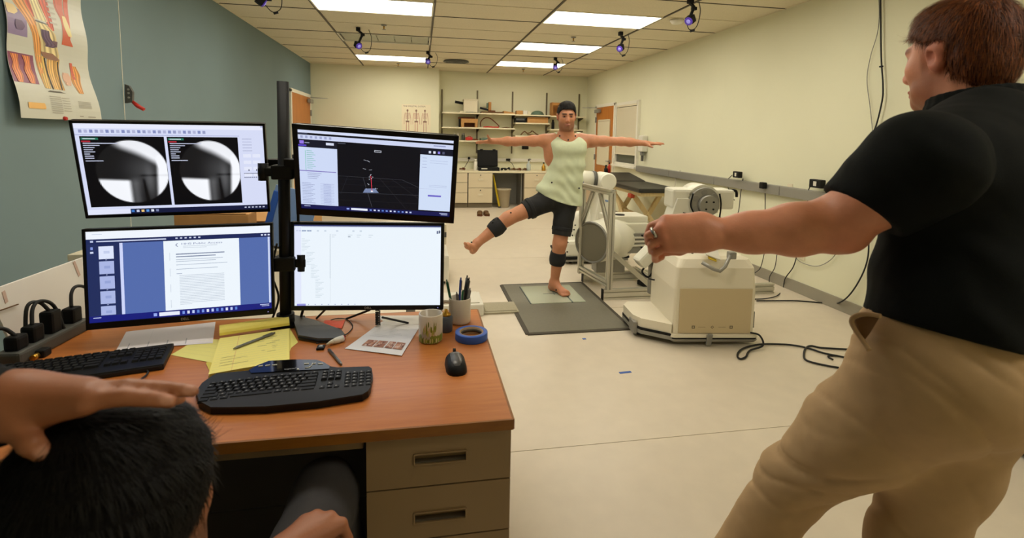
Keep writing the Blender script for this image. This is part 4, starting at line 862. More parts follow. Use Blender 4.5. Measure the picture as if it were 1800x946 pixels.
def scr_tl(c):
    c.rect(0,0,1,1,LV); c.up(); c.rect(0,0,1,.05,(232,235,252)); c.rect(0,.115,.86,.125,(180,186,222)); c.up()
    for k in range(25): c.rect(.02+k*.0265,.065,.036+k*.0265,.098,[(150,156,196),(176,180,214),(130,140,190)][k % 3])
    for u0, u1, sh in ((.02,.445,0),(.46,.85,.02)):
        c.rect(u0,.135,u1,.915,(6,7,12)); c.up(); xray(c, u0+.002, .14, u1-.002, .91, sh); c.up()
        c.rect(u0+.006,.15,u0+.09,.172,(40,120,96)); c.rect(u0+.006,.182,u0+.05,.198,(170,40,54)); c.up()
        for k, l in enumerate((.19,.09,.06,.05,.06,.03,.05,.05)):
            c.rect(u0+.012,.205+k*.023,u0+.012+l*.9,.214+k*.023,(196,202,226))
        c.rect(u0+.012,.395,u0+.1,.404,(196,202,226)); c.rect(u0+.014,.157,u0+.075,.165,(220,226,236)); c.up()
    for k in range(5): c.rect(.875,.15+k*.034,.93,.157+k*.034,(170,176,206))
    for r in range(4):
        for q in range(2): c.rect(.875+q*.055,.33+r*.075,.92+q*.055,.37+r*.075,(228,232,250)); 
    c.up(); c.rect(.872,.555,.985,.561,(60,64,90)); c.rect(.9,.51,.906,.53,(60,64,90)); c.rect(.945,.51,.951,.53,(60,64,90))
    for k in range(10): c.rect(.873+k*.0115,.6,.88+k*.0115,.612,(90,94,120))
    c.rect(.985,.0,1,.02,(190,196,226)); c.up(); c.rect(0,.945,.22,1,(226,230,250)); c.rect(.22,.945,1,1,(24,28,60)); c.up()
    for k in range(6): c.rect(.225+k*.026,.958,.24+k*.026,.985,[(60,120,200),(200,206,230),(240,200,120),(90,150,220),(220,226,240),(120,130,170)][k])
    for k in range(6): c.rect(.86+k*.022,.965,.872+k*.022,.98,(190,196,220))
def scr_tr(c):
    c.rect(0,0,1,1,(14,15,22)); c.up(); c.rect(0,0,1,.035,(214,222,246)); c.rect(0,.06,1,.115,(206,214,242)); c.rect(.0,.036,.06,.05,(60,66,90)); c.up()
    for k in range(7): c.rect(.015+k*.03,.07,.03+k*.03,.1,(160,168,206))
    c.rect(0,.115,.245,.21,(24,26,40)); c.up(); c.rect(.008,.13,.035,.17,(150,120,230)); c.rect(.0,.18,.05,.2,(90,70,200)); c.rect(.175,.14,.225,.17,(214,220,240)); c.rect(.04,.15,.07,.16,(150,156,180)); c.rect(0,.21,.245,.95,(206,218,246)); c.up()
    for k in range(10): c.rect(.05,.25+k*.024,.085+.01*(k%3),.256+k*.024,(120,190,176))
    c.rect(.04,.25,.043,.5,(110,200,170)); c.rect(0,.5,.235,.512,(130,120,190))
    for k in range(4): c.rect(.05,.53+k*.022,.14-.01*k,.536+k*.022,(150,158,196))
    for k in range(14): c.rect(.012,.66+k*.02,.07+.012*((k*5)%3),.665+k*.02,(140,150,190)); c.rect(.13,.66+k*.02,.22,.6645+k*.02,(176,186,222)); c.rect(.15,.668+k*.02,.2,.672+k*.02,(140,150,200))
    c.up(); G1 = (74,76,84); G2 = (44,45,52)
    hy = .545
    c.line(.25,hy,.67,hy+.0,.0022,G1); c.line(.67,hy,.78,.63,.0022,G1)
    for k, (a, b) in enumerate(((.31,.262),(.41,.47),(.52,.7),(.6,.9))): c.line(a,hy,b,.93 if k > 0 else .78,.0022,G1 if k == 1 else G2)
    for y in (.585,.65,.86): c.line(.25,y,.78,y-.012,.0018,G2)
    c.line(.25,.76,.78,.735,.0026,G1); c.up()
    c.poly([(.425,.69),(.41,.745),(.515,.735),(.49,.68)], (120,134,170)); c.up(); c.line(.462,.52,.47,.72,.004,(220,60,80)); c.rect(.462,.71,.476,.73,(236,240,250))
    for a, b in ((.45,.53),(.456,.51),(.465,.55),(.45,.56),(.472,.53),(.44,.62),(.446,.63),(.43,.69),(.5,.68),(.49,.675),(.46,.5)): c.rect(a,b,a+.005,b+.008,(200,206,220))
    for a, b, d, e in ((.415,.32,.45,.335),(.44,.325,.455,.345),(.41,.43,.43,.44),(.45,.445,.47,.44)): c.line(a,b,d,e,.005,(150,154,164))
    c.rect(.485,.19,.53,.215,(190,194,206)); c.up(); c.rect(.489,.196,.526,.209,(14,15,22)); c.rect(.25,.13,.3,.14,(80,84,96))
    c.rect(.785,.12,1,.2,(22,24,38)); c.rect(.785,.2,1,.93,(208,222,246)); c.up(); c.rect(.87,.075,.95,.09,(150,158,196))
    for k in range(4): c.rect(.84+k*.03,.15,.855+k*.03,.18,[(206,212,232),(232,236,250),(140,130,230),(80,84,110)][k])
    for k in range(4): c.rect(.8,.24+k*.04,.83,.246+k*.04,(170,180,214)); c.rect(.85,.27+k*.03 if k < 2 else .55+k*.02,.97,.273+k*.03 if k < 2 else .553+k*.02,(160,170,206))
    c.rect(.845,.72,.935,.742,(110,100,200)); c.rect(.785,.64,.9,.643,(180,190,220)); c.up(); taskbar(c,.945,.3,11,(24,26,78))
def scr_bl(c):
    c.rect(0,0,1,1,(84,108,172)); c.up(); c.rect(0,0,1,.085,(240,246,254)); c.rect(0,.085,1,.135,(30,40,88)); c.rect(0,.085,.165,.93,(34,46,92)); c.up()
    c.rect(.05,.105,.41,.118,(206,214,240)); c.rect(.02,.1,.035,.12,(190,200,232)); c.rect(.03,.03,.08,.036,(196,206,226))
    for k in range(6): c.rect(.46+k*.025,.1,.472+k*.025,.115,(206,214,240))
    for k in range(3): c.rect(.945+k*.02,.1,.957+k*.02,.118,(220,226,246))
    c.rect(.02,.17,.032,.2,(130,150,220)); c.rect(.018,.22,.034,.24,(206,214,240))
    for k in range(5):
        y = .165+k*.165; hgt = .14 if k < 4 else .10
        c.rect(.06,y,.135,y+hgt,(222,230,252) if k == 0 else (170,182,228)); c.up(); c.rect(.085,y+.05,.115,y+.08,(196,206,236) if k == 0 else (150,164,214)); c.rect(.092,y+hgt+.006,.1,y+hgt+.014,(150,160,200))
    c.rect(.166,.135,.182,.93,(206,214,250)); c.rect(.985,.135,.996,.93,(206,216,244)); c.rect(.395,.135,.815,.93,(238,246,253)); c.up()
    c.text(.49,.185,'HHS Public Access',.03,(120,130,170)); c.poly([(.458,.185),(.468,.165),(.474,.165),(.464,.185),(.474,.205),(.468,.205)], (130,140,170))
    for k in range(2): c.rect(.5,.2+k*.018,.69-.06*k,.205+k*.018,(190,200,214))
    for k, (a, b) in enumerate(((.46,.73),(.46,.68))): c.rect(a,.285+k*.03,b,.296+k*.03,(120,132,160))
    for k, (b, y) in enumerate(((.72,.35),(.68,.372),(.745,.41),(.69,.46))): c.rect(.46,y,b,y+.006,(170,182,200))
    c.rect(.46,.51,.49,.518,(150,160,186))
    for k in range(19): c.rect(.475,.535+k*.0185,.725 if k < 18 else .54,.5395+k*.0185,(176,188,204))
    for k in range(4): c.rect(.425,.27+k*.18,.4275,.36+k*.18,(196,206,220))
    c.up(); taskbar(c,.93,.33,12,(24,30,120))
def scr_br(c):
    c.rect(0,0,1,1,(236,245,253)); c.up(); c.rect(0,0,1,.018,(58,66,110)); c.rect(.05,.018,1,.03,(214,222,240)); c.up()
    for k, a in enumerate((.01,.03,.05,.065,.085,.1,.15,.2,.28,.39,.44)): c.rect(a,.065,a+.014,.082,(150,166,196) if k < 6 else (200,212,226))
    c.rect(.97,.065,.982,.1,(110,120,150)); c.rect(.985,.06,.995,.095,(70,80,110))
    c.rect(.238,.11,.241,.66,(176,190,200)); c.rect(.239,.66,.241,.97,(206,216,224)); c.rect(.0,.03,.045,.97,(226,232,252)); c.up()
    for k, a in enumerate((.25,.36,.42,.5)): c.rect(a,.12,a+.03,.126,(200,212,224)); c.rect(a,.145,a+.02,.151,(206,216,226))
    c.rect(.36,.14,.376,.15,(120,130,150))
    for k in range(40):
        x = .05+.03*min(3,k//9); c.rect(x,.17+k*.0185,x+.02+.012*((k*7)%4),.1745+k*.0185,(196,210,220))
    c.rect(.015,.975,.075,1,(150,150,220))
    for k in range(8): c.rect(.09+k*.045,.98,.097+k*.045,.992,(170,180,214))
monitor((-.792,1.847,1.308,10.06,11.96,-.45), 'upper left monitor showing two round x-ray images', (.008,.008,.009,.011), (.3,0), scr_tl, False)
monitor((-.768,1.798,.967,8.9,-2.47,.08), 'lower left monitor showing a document page on blue', (.009,.009,.009,.021), (.3,0), scr_bl, True)
monitor((-.147,1.769,1.297,-5.83,14.3,3.3), 'upper right monitor with a black viewport and thick rounded bezel', (.017,.017,.018,.024), (-.3,0), scr_tr, False, .012)
monitor((-.185,1.85,.963,-5.2,-2.6,.3), 'lower right monitor showing an almost blank white window', (.012,.012,.011,.017), (-.3,0), scr_br, True)

# ------------------------------------------------------------------ white board beyond the desk end
bp = [onx(u, v, -1.31) for u, v in ((-60,516),(146,453),(240,425),(240,640),(40,640),(22,608),(0,560),(-22,513))]
t = thing('foam_board', 'white foam board with faint red marks leaning past the end of the desk', 'board', (0,0,0))
obj('sheet', MB().prism([(p[1],p[2]) for p in (bp[7],bp[1],bp[2])] + [(bp[2][1],.0),(bp[5][1]+.09,.0),(bp[5][1],bp[5][2])], -1.318, -1.31, lambda a,b,c: (c,a,b)), 'paper', t)
mat('pink_smear', (206,178,164), .7)
for (u0,v0,u1,v1) in ((6,512,12,532),(130,460,140,485)):
    a, b = onx(u0,v0,-1.309), onx(u1,v1,-1.309); obj('red_smear', MB().bar(a, b, .012, .001, 0, (1,0,0)), 'pink_smear', t)
a, b = onx(0,546,-1.305), onx(32,535,-1.305); one('thin_rod', MB().bar(a, b, .004, .003), 'brown', 'thin dark rod lying against the white foam board', 'rod')

# ------------------------------------------------------------------ power strip with plugs
a = D(60,640); b = D(150,585); a = Vector((-1.19,1.66,DZ)); b = Vector((-1.17,1.96,DZ)); n_ = (b-a).normalized()
t = thing('power_strip', 'black power strip with many plugs at the left end of the desk', 'power strip', a, math.atan2(n_.y, n_.x))
L_ = (b-a).length
obj('strip_body', MB().box((L_/2,0,.02), (L_,.07,.04), .008), 'dark_grey', t); obj('switch', MB().box((.03,0,.042), (.03,.03,.012), .003), 'black', t)
for k, (f, h) in enumerate(((.12,.05),(.32,.06),(.56,.085),(.86,.06))):
    pl_ = obj('plug', MB().box((L_*f,0,.04+h*.4), (.045,.04,h*.9), .009), 'black', t)
    x = L_*f; pts = [(x,0,.04+h*.8),(x-.02,.015,.06+h),(x-.06,.02,.075+h*.8),(x-.075,.02,.03+h*.2),(x-.07,.035,.01)] if k % 2 == 0 else [(x,0,.04+h*.8),(x+.02,.01,.075+h),(x+.05,.01,.09+h),(x+.09,.0,.06+h),(x+.1,-.02,.03)]
    obj('plug_lead', MB().tube(spline(pts,6), .0055, 7), 'cable', pl_)
q = D(52,632); t = thing('brass_plugs', 'pair of small brass connectors below the power strip', 'connector', q)
for k in (0,1): obj('connector_tip', MB().cyl((.022*k,0,.012), (.022*k,-.022,.012), .0085, n=12), 'brass', t)
obj('connector_shell', MB().box((.01,.02,.012), (.055,.035,.024), .006), 'black', t)

# ------------------------------------------------------------------ keyboards
key_me = {}
def key_mesh(w_, h_, z=.006):
    k = (round(w_,4), round(h_,4))
    if k not in key_me:
        mb = MB(); a, b = w_/2, h_/2; c_, d_ = a-.002, b-.002
        mb.add([(-a,-b,0),(a,-b,0),(a,b,0),(-a,b,0),(-c_,-d_+.0005,z),(c_,-d_+.0005,z),(c_,d_+.0005,z),(-c_,d_+.0005,z)], [(0,1,5,4),(1,2,6,5),(2,3,7,6),(3,0,4,7),(4,5,6,7)]); key_me[k] = mesh(mb, 'key')
    return key_me[k]
ROWS = [[1]*13, [1]*13+[2], [1.5]+[1]*12+[1.5], [1.8]+[1]*11+[2.2], [2.3]+[1]*10+[2.7], [1.4,1.2,1.2,5.6,1.2,1.2,1.2,2]]
def keys(parent, x0, y0, pitch, pz, wave, numpad=True, tilt=0, legends=True):
    y = y0; lg = Canvas(1,1,lambda u,v,k: (u,v,k)); 
    def put(x, yy, kw, kh):
        dy = wave(x); o = link('key', key_mesh(kw*pitch-.0022, kh*pitch-.0022), 'key', parent, (x, yy+dy, pz+(yy-y0)*tilt))
        o.rotation_euler = (math.atan(tilt), 0, 0)
        if kw < 1.4 and legends:
            zz = pz+(yy-y0)*tilt+.0064
            lg.mb.add([(x+a, yy+dy+b, zz+b*tilt) for a, b in ((-.0035,-.001),(.001,-.001),(.001,.0035),(-.0035,.0035))][::1], [(0,1,2,3)], (126,124,120)) if (int(x*1e4) % 3) else lg.mb.add([(x+a, yy+dy+b, zz+b*tilt) for a, b in ((-.003,.0005),(.003,.0005),(.003,.0022),(-.003,.0022))], [(0,1,2,3)], (126,124,120))
    for r, row in enumerate(ROWS):
        x = x0; tot = sum(row); k_ = 15/tot; kh = .7 if r == 0 else 1
        yy = y0 - r*pitch - (0 if r == 0 else -.002)
        for wd in row: put(x+wd*k_*pitch/2, yy, wd*k_, kh); x += wd*k_*pitch
        xn = x0+15*pitch+.008
        if r in (1,2) or r == 0:
            for q in range(3): put(xn+(q+.5)*pitch, yy, 1, kh)
        if r == 4: put(xn+1.5*pitch, yy, 1, 1)
        if r == 5: 
            for q in range(3): put(xn+(q+.5)*pitch, yy, 1, 1)
        if numpad and r > 0:
            for q in range(4): put(xn+3*pitch+.008+(q+.5)*pitch, yy, 1, 1)
    if legends: link('key_legends', flatmesh(lg.mb, 'key_legends'), 'print', parent)
ka, kb_ = D(395,725), D(640,698); ang = math.atan2(kb_.y-ka.y, kb_.x-ka.x)
org = D(650,640); 
t = thing('keyboard', 'large black wave-shaped keyboard in front of the monitors', 'keyboard', (org.x, org.y, DZ), ang)
ca, sa = math.cos(ang), math.sin(ang)
def K(u, v, z=DZ+.012):
    p = D(340+u/3.94, 500+v/3.94, z); dx_, dy_ = p.x-org.x, p.y-org.y; return (dx_*ca+dy_*sa, -dx_*sa+dy_*ca)
outl = [K(u,v) for u,v in ((1243,640),(1235,590),(1215,577),(1000,584),(950,577),(905,548),(850,533),(680,531),(520,541),(440,572),(380,606),(160,627),(130,642),(60,692),(15,755))]
front = [K(u,v,DZ+.004) for u,v in ((40,850),(120,893),(250,893),(500,887),(860,852),(1170,802),(1212,775),(1228,745))]
obj('keyboard_body', MB().prism(outl+front, .001, .016), 'kb_body', t)
rest = [K(u,v) for u,v in ((15,757),(110,768),(400,757),(820,727),(1228,690))]
obj('palm_rest', MB().prism([rest[0]]+[(p[0]*.998,p[1]) for p in front]+rest[:0:-1], .016, .02), 'kb_rest', t)
med = [K(u,v) for u,v in ((385,608),(442,575),(522,544),(680,534),(850,536),(902,551),(945,580),(940,598),(700,612),(400,628))]
obj('media_strip', MB().prism(med, .016, .0185), 'kb_gloss', t)
for u0, v0, u1, v1 in ((450,585,482,579),(498,580,532,575),(546,577,580,572),(768,568,800,565),(820,566,846,564),(862,567,896,565)):
    a, b = K(u0,v0), K(u1,v1); obj('media_key', MB().bar((*a,.0195), (*b,.0195), .003, .002), 'off_white', t)
obj('media_swoosh', MB().tube([(*K(u,v),.0195) for u,v in ((772,595),(800,592),(818,580),(822,570))], .0012, 6), 'off_white', t); obj('media_dot', MB().cyl((*K(724,605),.0185), (*K(724,605),.0205), .003, n=12), 'off_white', t)
v, f = text_polys('logitech', .011); q = K(628,608); mb = MB(); mb.add([(q[0]+p[0], q[1]+p[1], .0192) for p in v], f, (150,150,150)); link('logo', flatmesh(mb, 'logo'), 'print', t)
k0 = K(150,652); wx = K(820,640); kl = K(1215,600)
wid = K(1232,640)[0] - K(95,690)[0]
pit = (wid-.024)/22.0
keys(t, K(110,690)[0]+.004, K(830,640)[1]+.004, pit, .016, lambda x: .006*math.cos((x-K(620,620)[0])*12))
# second keyboard
ka, kb_ = D(285,650), D(30,690); kr = D(299,608)
ang2 = math.atan2(ka.y-D(60,683).y, ka.x-D(60,683).x)
t = thing('keyboard', 'plain flat black keyboard at the left end of the desk', 'keyboard', (ka.x, ka.y, DZ), ang2)
obj('keyboard_body', MB().box((-.225,.08,.009), (.46,.165,.018), .004, rotm(0,0,0)), 'kb_body', t)
obj('front_lip', MB().box((-.225,.006,.008), (.455,.02,.014), .004), 'kb_rest', t)
keys(t, -.448, .145, (.442-.016)/22, .018, lambda x: 0, True, 0, False)
obj('cable', MB().tube(spline([(-.04,.005,.006),(-.03,-.02,.006),(-.035,-.05,.006),(-.05,-.08,.006)],5), .0025, 6), 'cable', t)

# ------------------------------------------------------------------ mouse
p = D(801,646); t = thing('mouse', 'black and grey computer mouse beside the keyboard', 'mouse', (p.x, p.y, DZ), .04)
def blob(rx, ry, rz, n=20, m=10, sq=.8):
    mb = MB(); vs = []
    for j in range(m+1):
        th = math.pi/2*j/m
        for i in range(n):
            a = 2*math.pi*i/n; c_, s_ = math.cos(a), math.sin(a); w_ = 1-.14*(1-abs(s_))*(1 if abs(c_) > .5 else 0)
            vs.append((rx*w_*math.copysign(abs(c_)**sq,c_)*math.cos(th)**.6, ry*math.copysign(abs(s_)**sq,s_)*math.cos(th)**.6, rz*math.sin(th)))
    fs = [(j*n+i, j*n+(i+1)%n, (j+1)*n+(i+1)%n, (j+1)*n+i) for j in range(m) for i in range(n)]
    fs.append(tuple(reversed(range(n)))); return mb.add(vs, fs, None, True)
obj('shell', blob(.036,.06,.036), 'black', t)
g = blob(.028,.057,.0392); obj('top_cover', g, 'mouse_grey', t); obj('wheel', MB().cyl((-.004,.04,.034), (.004,.04,.034), .009, n=14), 'black', t)
v, f = text_polys('logitech', .009); mb = MB(); wd = max(a[0] for a in v); mb.add([(a[0]-wd/2, .012+a[1]*.9, .0405) for a in v], f, (190,188,184)); link('logo', flatmesh(mb, 'logo'), 'print', t)
# ------------------------------------------------------------------ tape roll
p = D(829,597); t = thing('tape_roll', 'roll of blue masking tape on the right edge of the desk', 'tape', (p.x, p.y+.01, DZ))
obj('tape', MB().lathe([(.041,.0005),(.0555,.0005),(.056,.002),(.056,.024),(.0555,.0255),(.041,.0255),(.041,.0005)], (0,0,0), 48), 'tape_blue', t)
obj('core', MB().lathe([(.0385,.0005),(.041,.0005),(.041,.026),(.0385,.026),(.0385,.0005)], (0,0,0), 48), 'tape_core', t); obj('core_print', MB().lathe([(.0383,.008),(.0383,.019),(.038,.019),(.038,.008),(.0383,.008)], (0,0,0), 14), 'dark_grey', t)
# ------------------------------------------------------------------ mugs
def mug(name, label, p, r, h, hang, printed):
    t = thing(name, label, 'mug', (p.x, p.y, DZ))
    b = obj('mug_body', MB().lathe([(r*.86,0),(r*.98,.004),(r,.012),(r,h-.003),(r-.002,h),(r-.005,h-.002),(r-.006,.01),(0,.008)], (0,0,0), 40), 'ceramic', t)
    if hang is not None:
        a = math.radians(hang); d = Vector((math.cos(a), math.sin(a), 0)); 
        obj('handle', MB().tube(spline([d*(r-.003)+Vector((0,0,h*.84)), d*(r+.022)+Vector((0,0,h*.86)), d*(r+.032)+Vector((0,0,h*.6)), d*(r+.026)+Vector((0,0,h*.36)), d*(r-.003)+Vector((0,0,h*.24))],6), .0062, 10), 'ceramic', t)
    if printed:
        rnd = random.Random(3)
        cv_ = Canvas(1,1,lambda u,v,k: ((r+.0004+k)*math.sin(u), -(r+.0004+k)*math.cos(u), v), .0002)
        def patch(u, v, du, dv, cc, n=10, q=0):
            cv_.poly([(u+du*math.cos(2*math.pi*i/n)*(1+q*rnd.uniform(-.3,.3)), v+dv*math.sin(2*math.pi*i/n)*(1+q*rnd.uniform(-.3,.3))) for i in range(n)], cc)
        for k in range(18): patch(-1.2+k*.14, .016+.003*rnd.random(), .12, .014, (132,146,60), 10, 1)
        cv_.up()
        for k in range(7): patch(-.75+k*.1, .03+.004*math.sin(k*2), .07, .012, (176,170,160), 10, 1)
        cv_.up()
        for k in range(9): patch(-.6+k*.12, .045+.008*math.sin(k*1.7), .07, .012, [(176,178,90),(206,182,140),(150,160,70)][k%3], 9, 1)
        cv_.up()
        for u, v, a_, b_ in ((-.35,.058,.05,.02),(-.2,.07,.06,.012),(.25,.056,.05,.02),(.42,.06,.04,.014),(.05,.05,.05,.012)): patch(u,v,a_,b_,(120,136,48),9,1)
        cv_.up()
        for k in range(10): patch(-.9+k*.17,.012,.05,.008,[(196,200,120),(100,120,40),(214,206,170)][k%3],8,1)
        cv_.done('mug_artwork', 'mug_print', t)
    return t
mug('printed_mug', 'mug printed with a green landscape standing beside the papers', D(757,598), .0405, .097, None, True)
jp = D(784,584); t = thing('small_jar', 'small dark blue-grey jar with a gold top behind the printed mug', 'jar', (jp.x, jp.y+.012, DZ))
mat('jar_blue', (70,76,86), .4)
obj('jar_body', MB().lathe([(.022,0),(.024,.004),(.024,.052),(.018,.058)], (0,0,0), 24), 'jar_blue', t); obj('jar_top', MB().lathe([(.018,.057),(.016,.066),(.007,.07),(.006,.08),(0,.081)], (0,0,0), 18), 'brass', t)
pm = D(808,566); mug('pen_mug', 'plain off-white mug holding pens at the back corner of the desk', pm, .041, .096, 190, False)
pens = [('green_pen','green ballpoint pen leaning left in the mug',(-.022,.01),(-.05,.0,.165),'pen_green'), ('blue_pen','blue pen standing in the mug',(-.004,.012),(.004,.01,.168),'pen_blue'), ('black_pen','tall black pen in the middle of the mug',(.004,-.004),(.028,.01,.176),'pen_black'),
        ('black_pen','black pen at the right of the mug, in front of a tall one',(.012,.0),(.034,.0,.17),'pen_black'), ('grey_pen','short grey pen leaning left in the front of the mug',(.0,-.02),(-.014,-.024,.124),'pen_grey'), ('grey_pen','light grey pen at the right rim of the mug',(.016,-.012),(.036,-.02,.136),'pen_grey'), ('teal_pen','dark green pen in the middle front of the mug',(.004,-.014),(.01,-.02,.13),'pen_green')]
for nm, lab, a, b, m_ in pens:
    p0_ = Vector((pm.x+a[0]*.9, pm.y+a[1], DZ+.011)); p1_ = Vector((pm.x+b[0], pm.y+b[1], DZ+b[2])); d_ = (p1_-p0_).normalized()
    t = thing(nm, lab, 'pen', p0_, 0, 'pens in the mug')
    L2 = (p1_-p0_).length
    obj('barrel', MB().tube([(0,0,0), d_*.012, d_*(L2*.94)], [.0015,.0046,.0048], 12), m_, t); obj('button', MB().cyl(d_*(L2*.94), d_*L2, .0026, n=8), m_, t); obj('clip', MB().bar(d_*(L2*.7)+Vector((.004,-.005,0)), d_*(L2*.93)+Vector((.004,-.005,0)), .003, .0015), 'pen_grey', t)

# ------------------------------------------------------------------ papers
def sheet(name, px, label, z, art=None, material='paper_print', wav=.002, cc=(236,232,226), cat='paper'):
    """paper lying on the desk through four corners (back left, back right, front right, front left)"""
    P_ = [D(u, v, z) for u, v in px]; N_ = 10; mb = MB(); g = {}
    def F(s, r, k): a = P_[0].lerp(P_[1], s); b = P_[3].lerp(P_[2], s); q = a.lerp(b, r); return (q.x, q.y, z + wav*(.5+.5*math.sin(s*5+1)*math.cos(r*4)) + k)
    vs = [F(i/N_, j/N_, 0) for j in range(N_+1) for i in range(N_+1)]
    mb.add(vs, [(j*(N_+1)+i, j*(N_+1)+i+1, (j+1)*(N_+1)+i+1, (j+1)*(N_+1)+i) for j in range(N_) for i in range(N_)], cc, True)
    c = Canvas(1,1,lambda u,v,k: F(u,v,k+.0004), .0002)
    if art: art(c)
    mb.v += []
    o_ = len(mb.v); mb.v += c.mb.v; mb.f += [tuple(i+o_ for i in f_) for f_ in c.mb.f]; mb.c += c.mb.c; mb.sm += c.mb.sm
    return tag(link(name, flatmesh(mb, name), material), label, cat)
def photos(c):
    for k in range(9): c.rect(.12,.12+k*.05,.12+.5*random.Random(k).uniform(.8,1.4),.128+k*.05,(206,204,200))
    c.up(); rn = random.Random(5)
    for a, b in ((.2,.4),(.42,.6),(.63,.76),(.78,.94)):
        c.rect(a,.66,b,.86,(170,116,90)); c.up()
        for k in range(14):
            x, y = rn.uniform(a,b-.05), rn.uniform(.66,.81); c.rect(x,y,x+.05,y+.05,rn.choice([(150,92,70),(196,140,112),(206,170,150),(120,70,56),(216,190,176)]))
        c.up()
def lines(n, cc, x0=.08, x1=.9):
    def f_(c):
        for k in range(n): c.rect(x0,.08+.86*k/n,x1-.1*((k*7)%3),.088+.86*k/n,cc)
    return f_
sheet('photo_page', [(672,566),(740,571),(706,626),(606,613)], 'white page with a row of brownish photos in front of the lower right monitor', DZ+.0015, photos, cc=(232,228,226))
sheet('white_page', [(660,556),(776,554),(776,572),(680,569)], 'blank white page under the lower right monitor', DZ+.0008)
def wp(c):
    for k in range(4): c.rect(.1+k*.2,.7,.112+k*.2,.95,(170,170,180))
    c.rect(.3,.1,.302,.9,(196,196,206)); c.rect(.62,.0,.622,1,(206,204,206))
sheet('white_page', [(222,584),(379,566),(374,604),(204,616)], 'white printed page lying under the lower left monitor', DZ+.001, wp, cc=(222,216,220))
sheet('yellow_sheet', [(345,598),(420,596),(430,650),(300,624)], 'loose torn yellow sheet left of the legal pad', DZ+.0006, lines(5,(214,206,130)), 'pad_yellow', cc=(232,222,130))
# legal pad with its first pages folded back
t = thing('legal_pad', 'open yellow legal pad with a rolled top page', 'notepad', (0,0,0))
pc = [D(u,v,DZ+.02) for u,v in ((386,592),(508,575),(508,630),(366,655))]
def PF(s, r): a = pc[0].lerp(pc[1], s); b = pc[3].lerp(pc[2], s); return a.lerp(b, r)
mb = MB(); N_ = 8
for (z0, z1, e) in ((.001,.008,0),(.0085,.014,.004)):
    vs = [PF(i, j)+Vector((e*.3,e,0)) for i, j in ((0,0),(1,0),(1,1),(0,1))]; mb.add([(v_.x,v_.y,DZ+z0) for v_ in vs]+[(v_.x,v_.y,DZ+z1) for v_ in vs], [(3,2,1,0),(4,5,6,7),(0,1,5,4),(1,2,6,5),(2,3,7,6),(3,0,4,7)], (214,196,96))
link('page_block', flatmesh(mb, 'page_block'), 'pad_yellow', t)
cw = Canvas(1,1,lambda u,v,k: (PF(u,v).x, PF(u,v).y, DZ+.0146+k), .0002); cw.rect(0,0,1,1,(240,226,128)); cw.up()
for k in range(14): cw.rect(.03,.06+k*.066,.97,.064+k*.066,(206,206,140))
cw.rect(.27,0,.274,1,(220,150,110)); cw.up(); rn = random.Random(9)
for k in range(16): u_, v_ = rn.uniform(.55,.85), .2+.05*(k%10); cw.rect(u_,v_,u_+rn.uniform(.04,.12),v_+.008,(130,124,90))
for k in range(4): cw.rect(.1,.62+k*.07,.1+rn.uniform(.1,.4),.628+k*.07,(160,150,100))
cw.done('written_page', 'pad_yellow', t)
ca_, cb_ = D(386,585,DZ+.025), D(508,567,DZ+.025); mb = MB(); nseg = 12; vs = []; dirp = (cb_-ca_).normalized(); per = Vector((-dirp.y,dirp.x,0))
for i in range(nseg+1):
    a_ = math.radians(-100+290*i/nseg); rr_ = .021
    for e_ in (ca_, cb_): q = e_ + per*(rr_*math.cos(a_)*1.35+.008) + Vector((0,0,rr_*math.sin(a_))); vs.append((q.x,q.y,max(q.z,DZ+.0152)))
mb.add(vs, [(2*i,2*i+1,2*i+3,2*i+2) for i in range(nseg)], (240,222,110), True); link('rolled_page', flatmesh(mb, 'rolled_page'), 'pad_yellow', t)
mb = MB(); e0, e1, e2, e3 = D(508,575), D(524,602), D(512,612), D(508,622); mb.add([(q.x,q.y,DZ+.0008) for q in (e0,e1,e2,e3)], [(0,1,2,3)], (232,222,120)); mb.add([(q.x,q.y,DZ+.0016) for q in (D(362,640),D(372,625),D(420,640),D(405,658),D(372,660))], [(0,1,2,3,4)], (214,196,80))
link('torn_corner', flatmesh(mb, 'torn_corner'), 'pad_yellow', t)
a, b = D(410,613,DZ+.02), D(483,585,DZ+.02); t = thing('grey_pen', 'grey pen lying across the yellow legal pad', 'pen', (a.x,a.y,DZ+.0195)); v_ = b-a
obj('barrel', MB().tube([(0,0,0), v_*.08, v_*.95], [.0015,.0042,.0045], 12), 'pen_grey', t); obj('button', MB().cyl(v_*.95, v_, .0028, n=8), 'pen_black', t); obj('clip', MB().bar(v_*.7+Vector((0,0,.005)), v_*.93+Vector((0,0,.005)), .003, .0015), 'pen_grey', t)
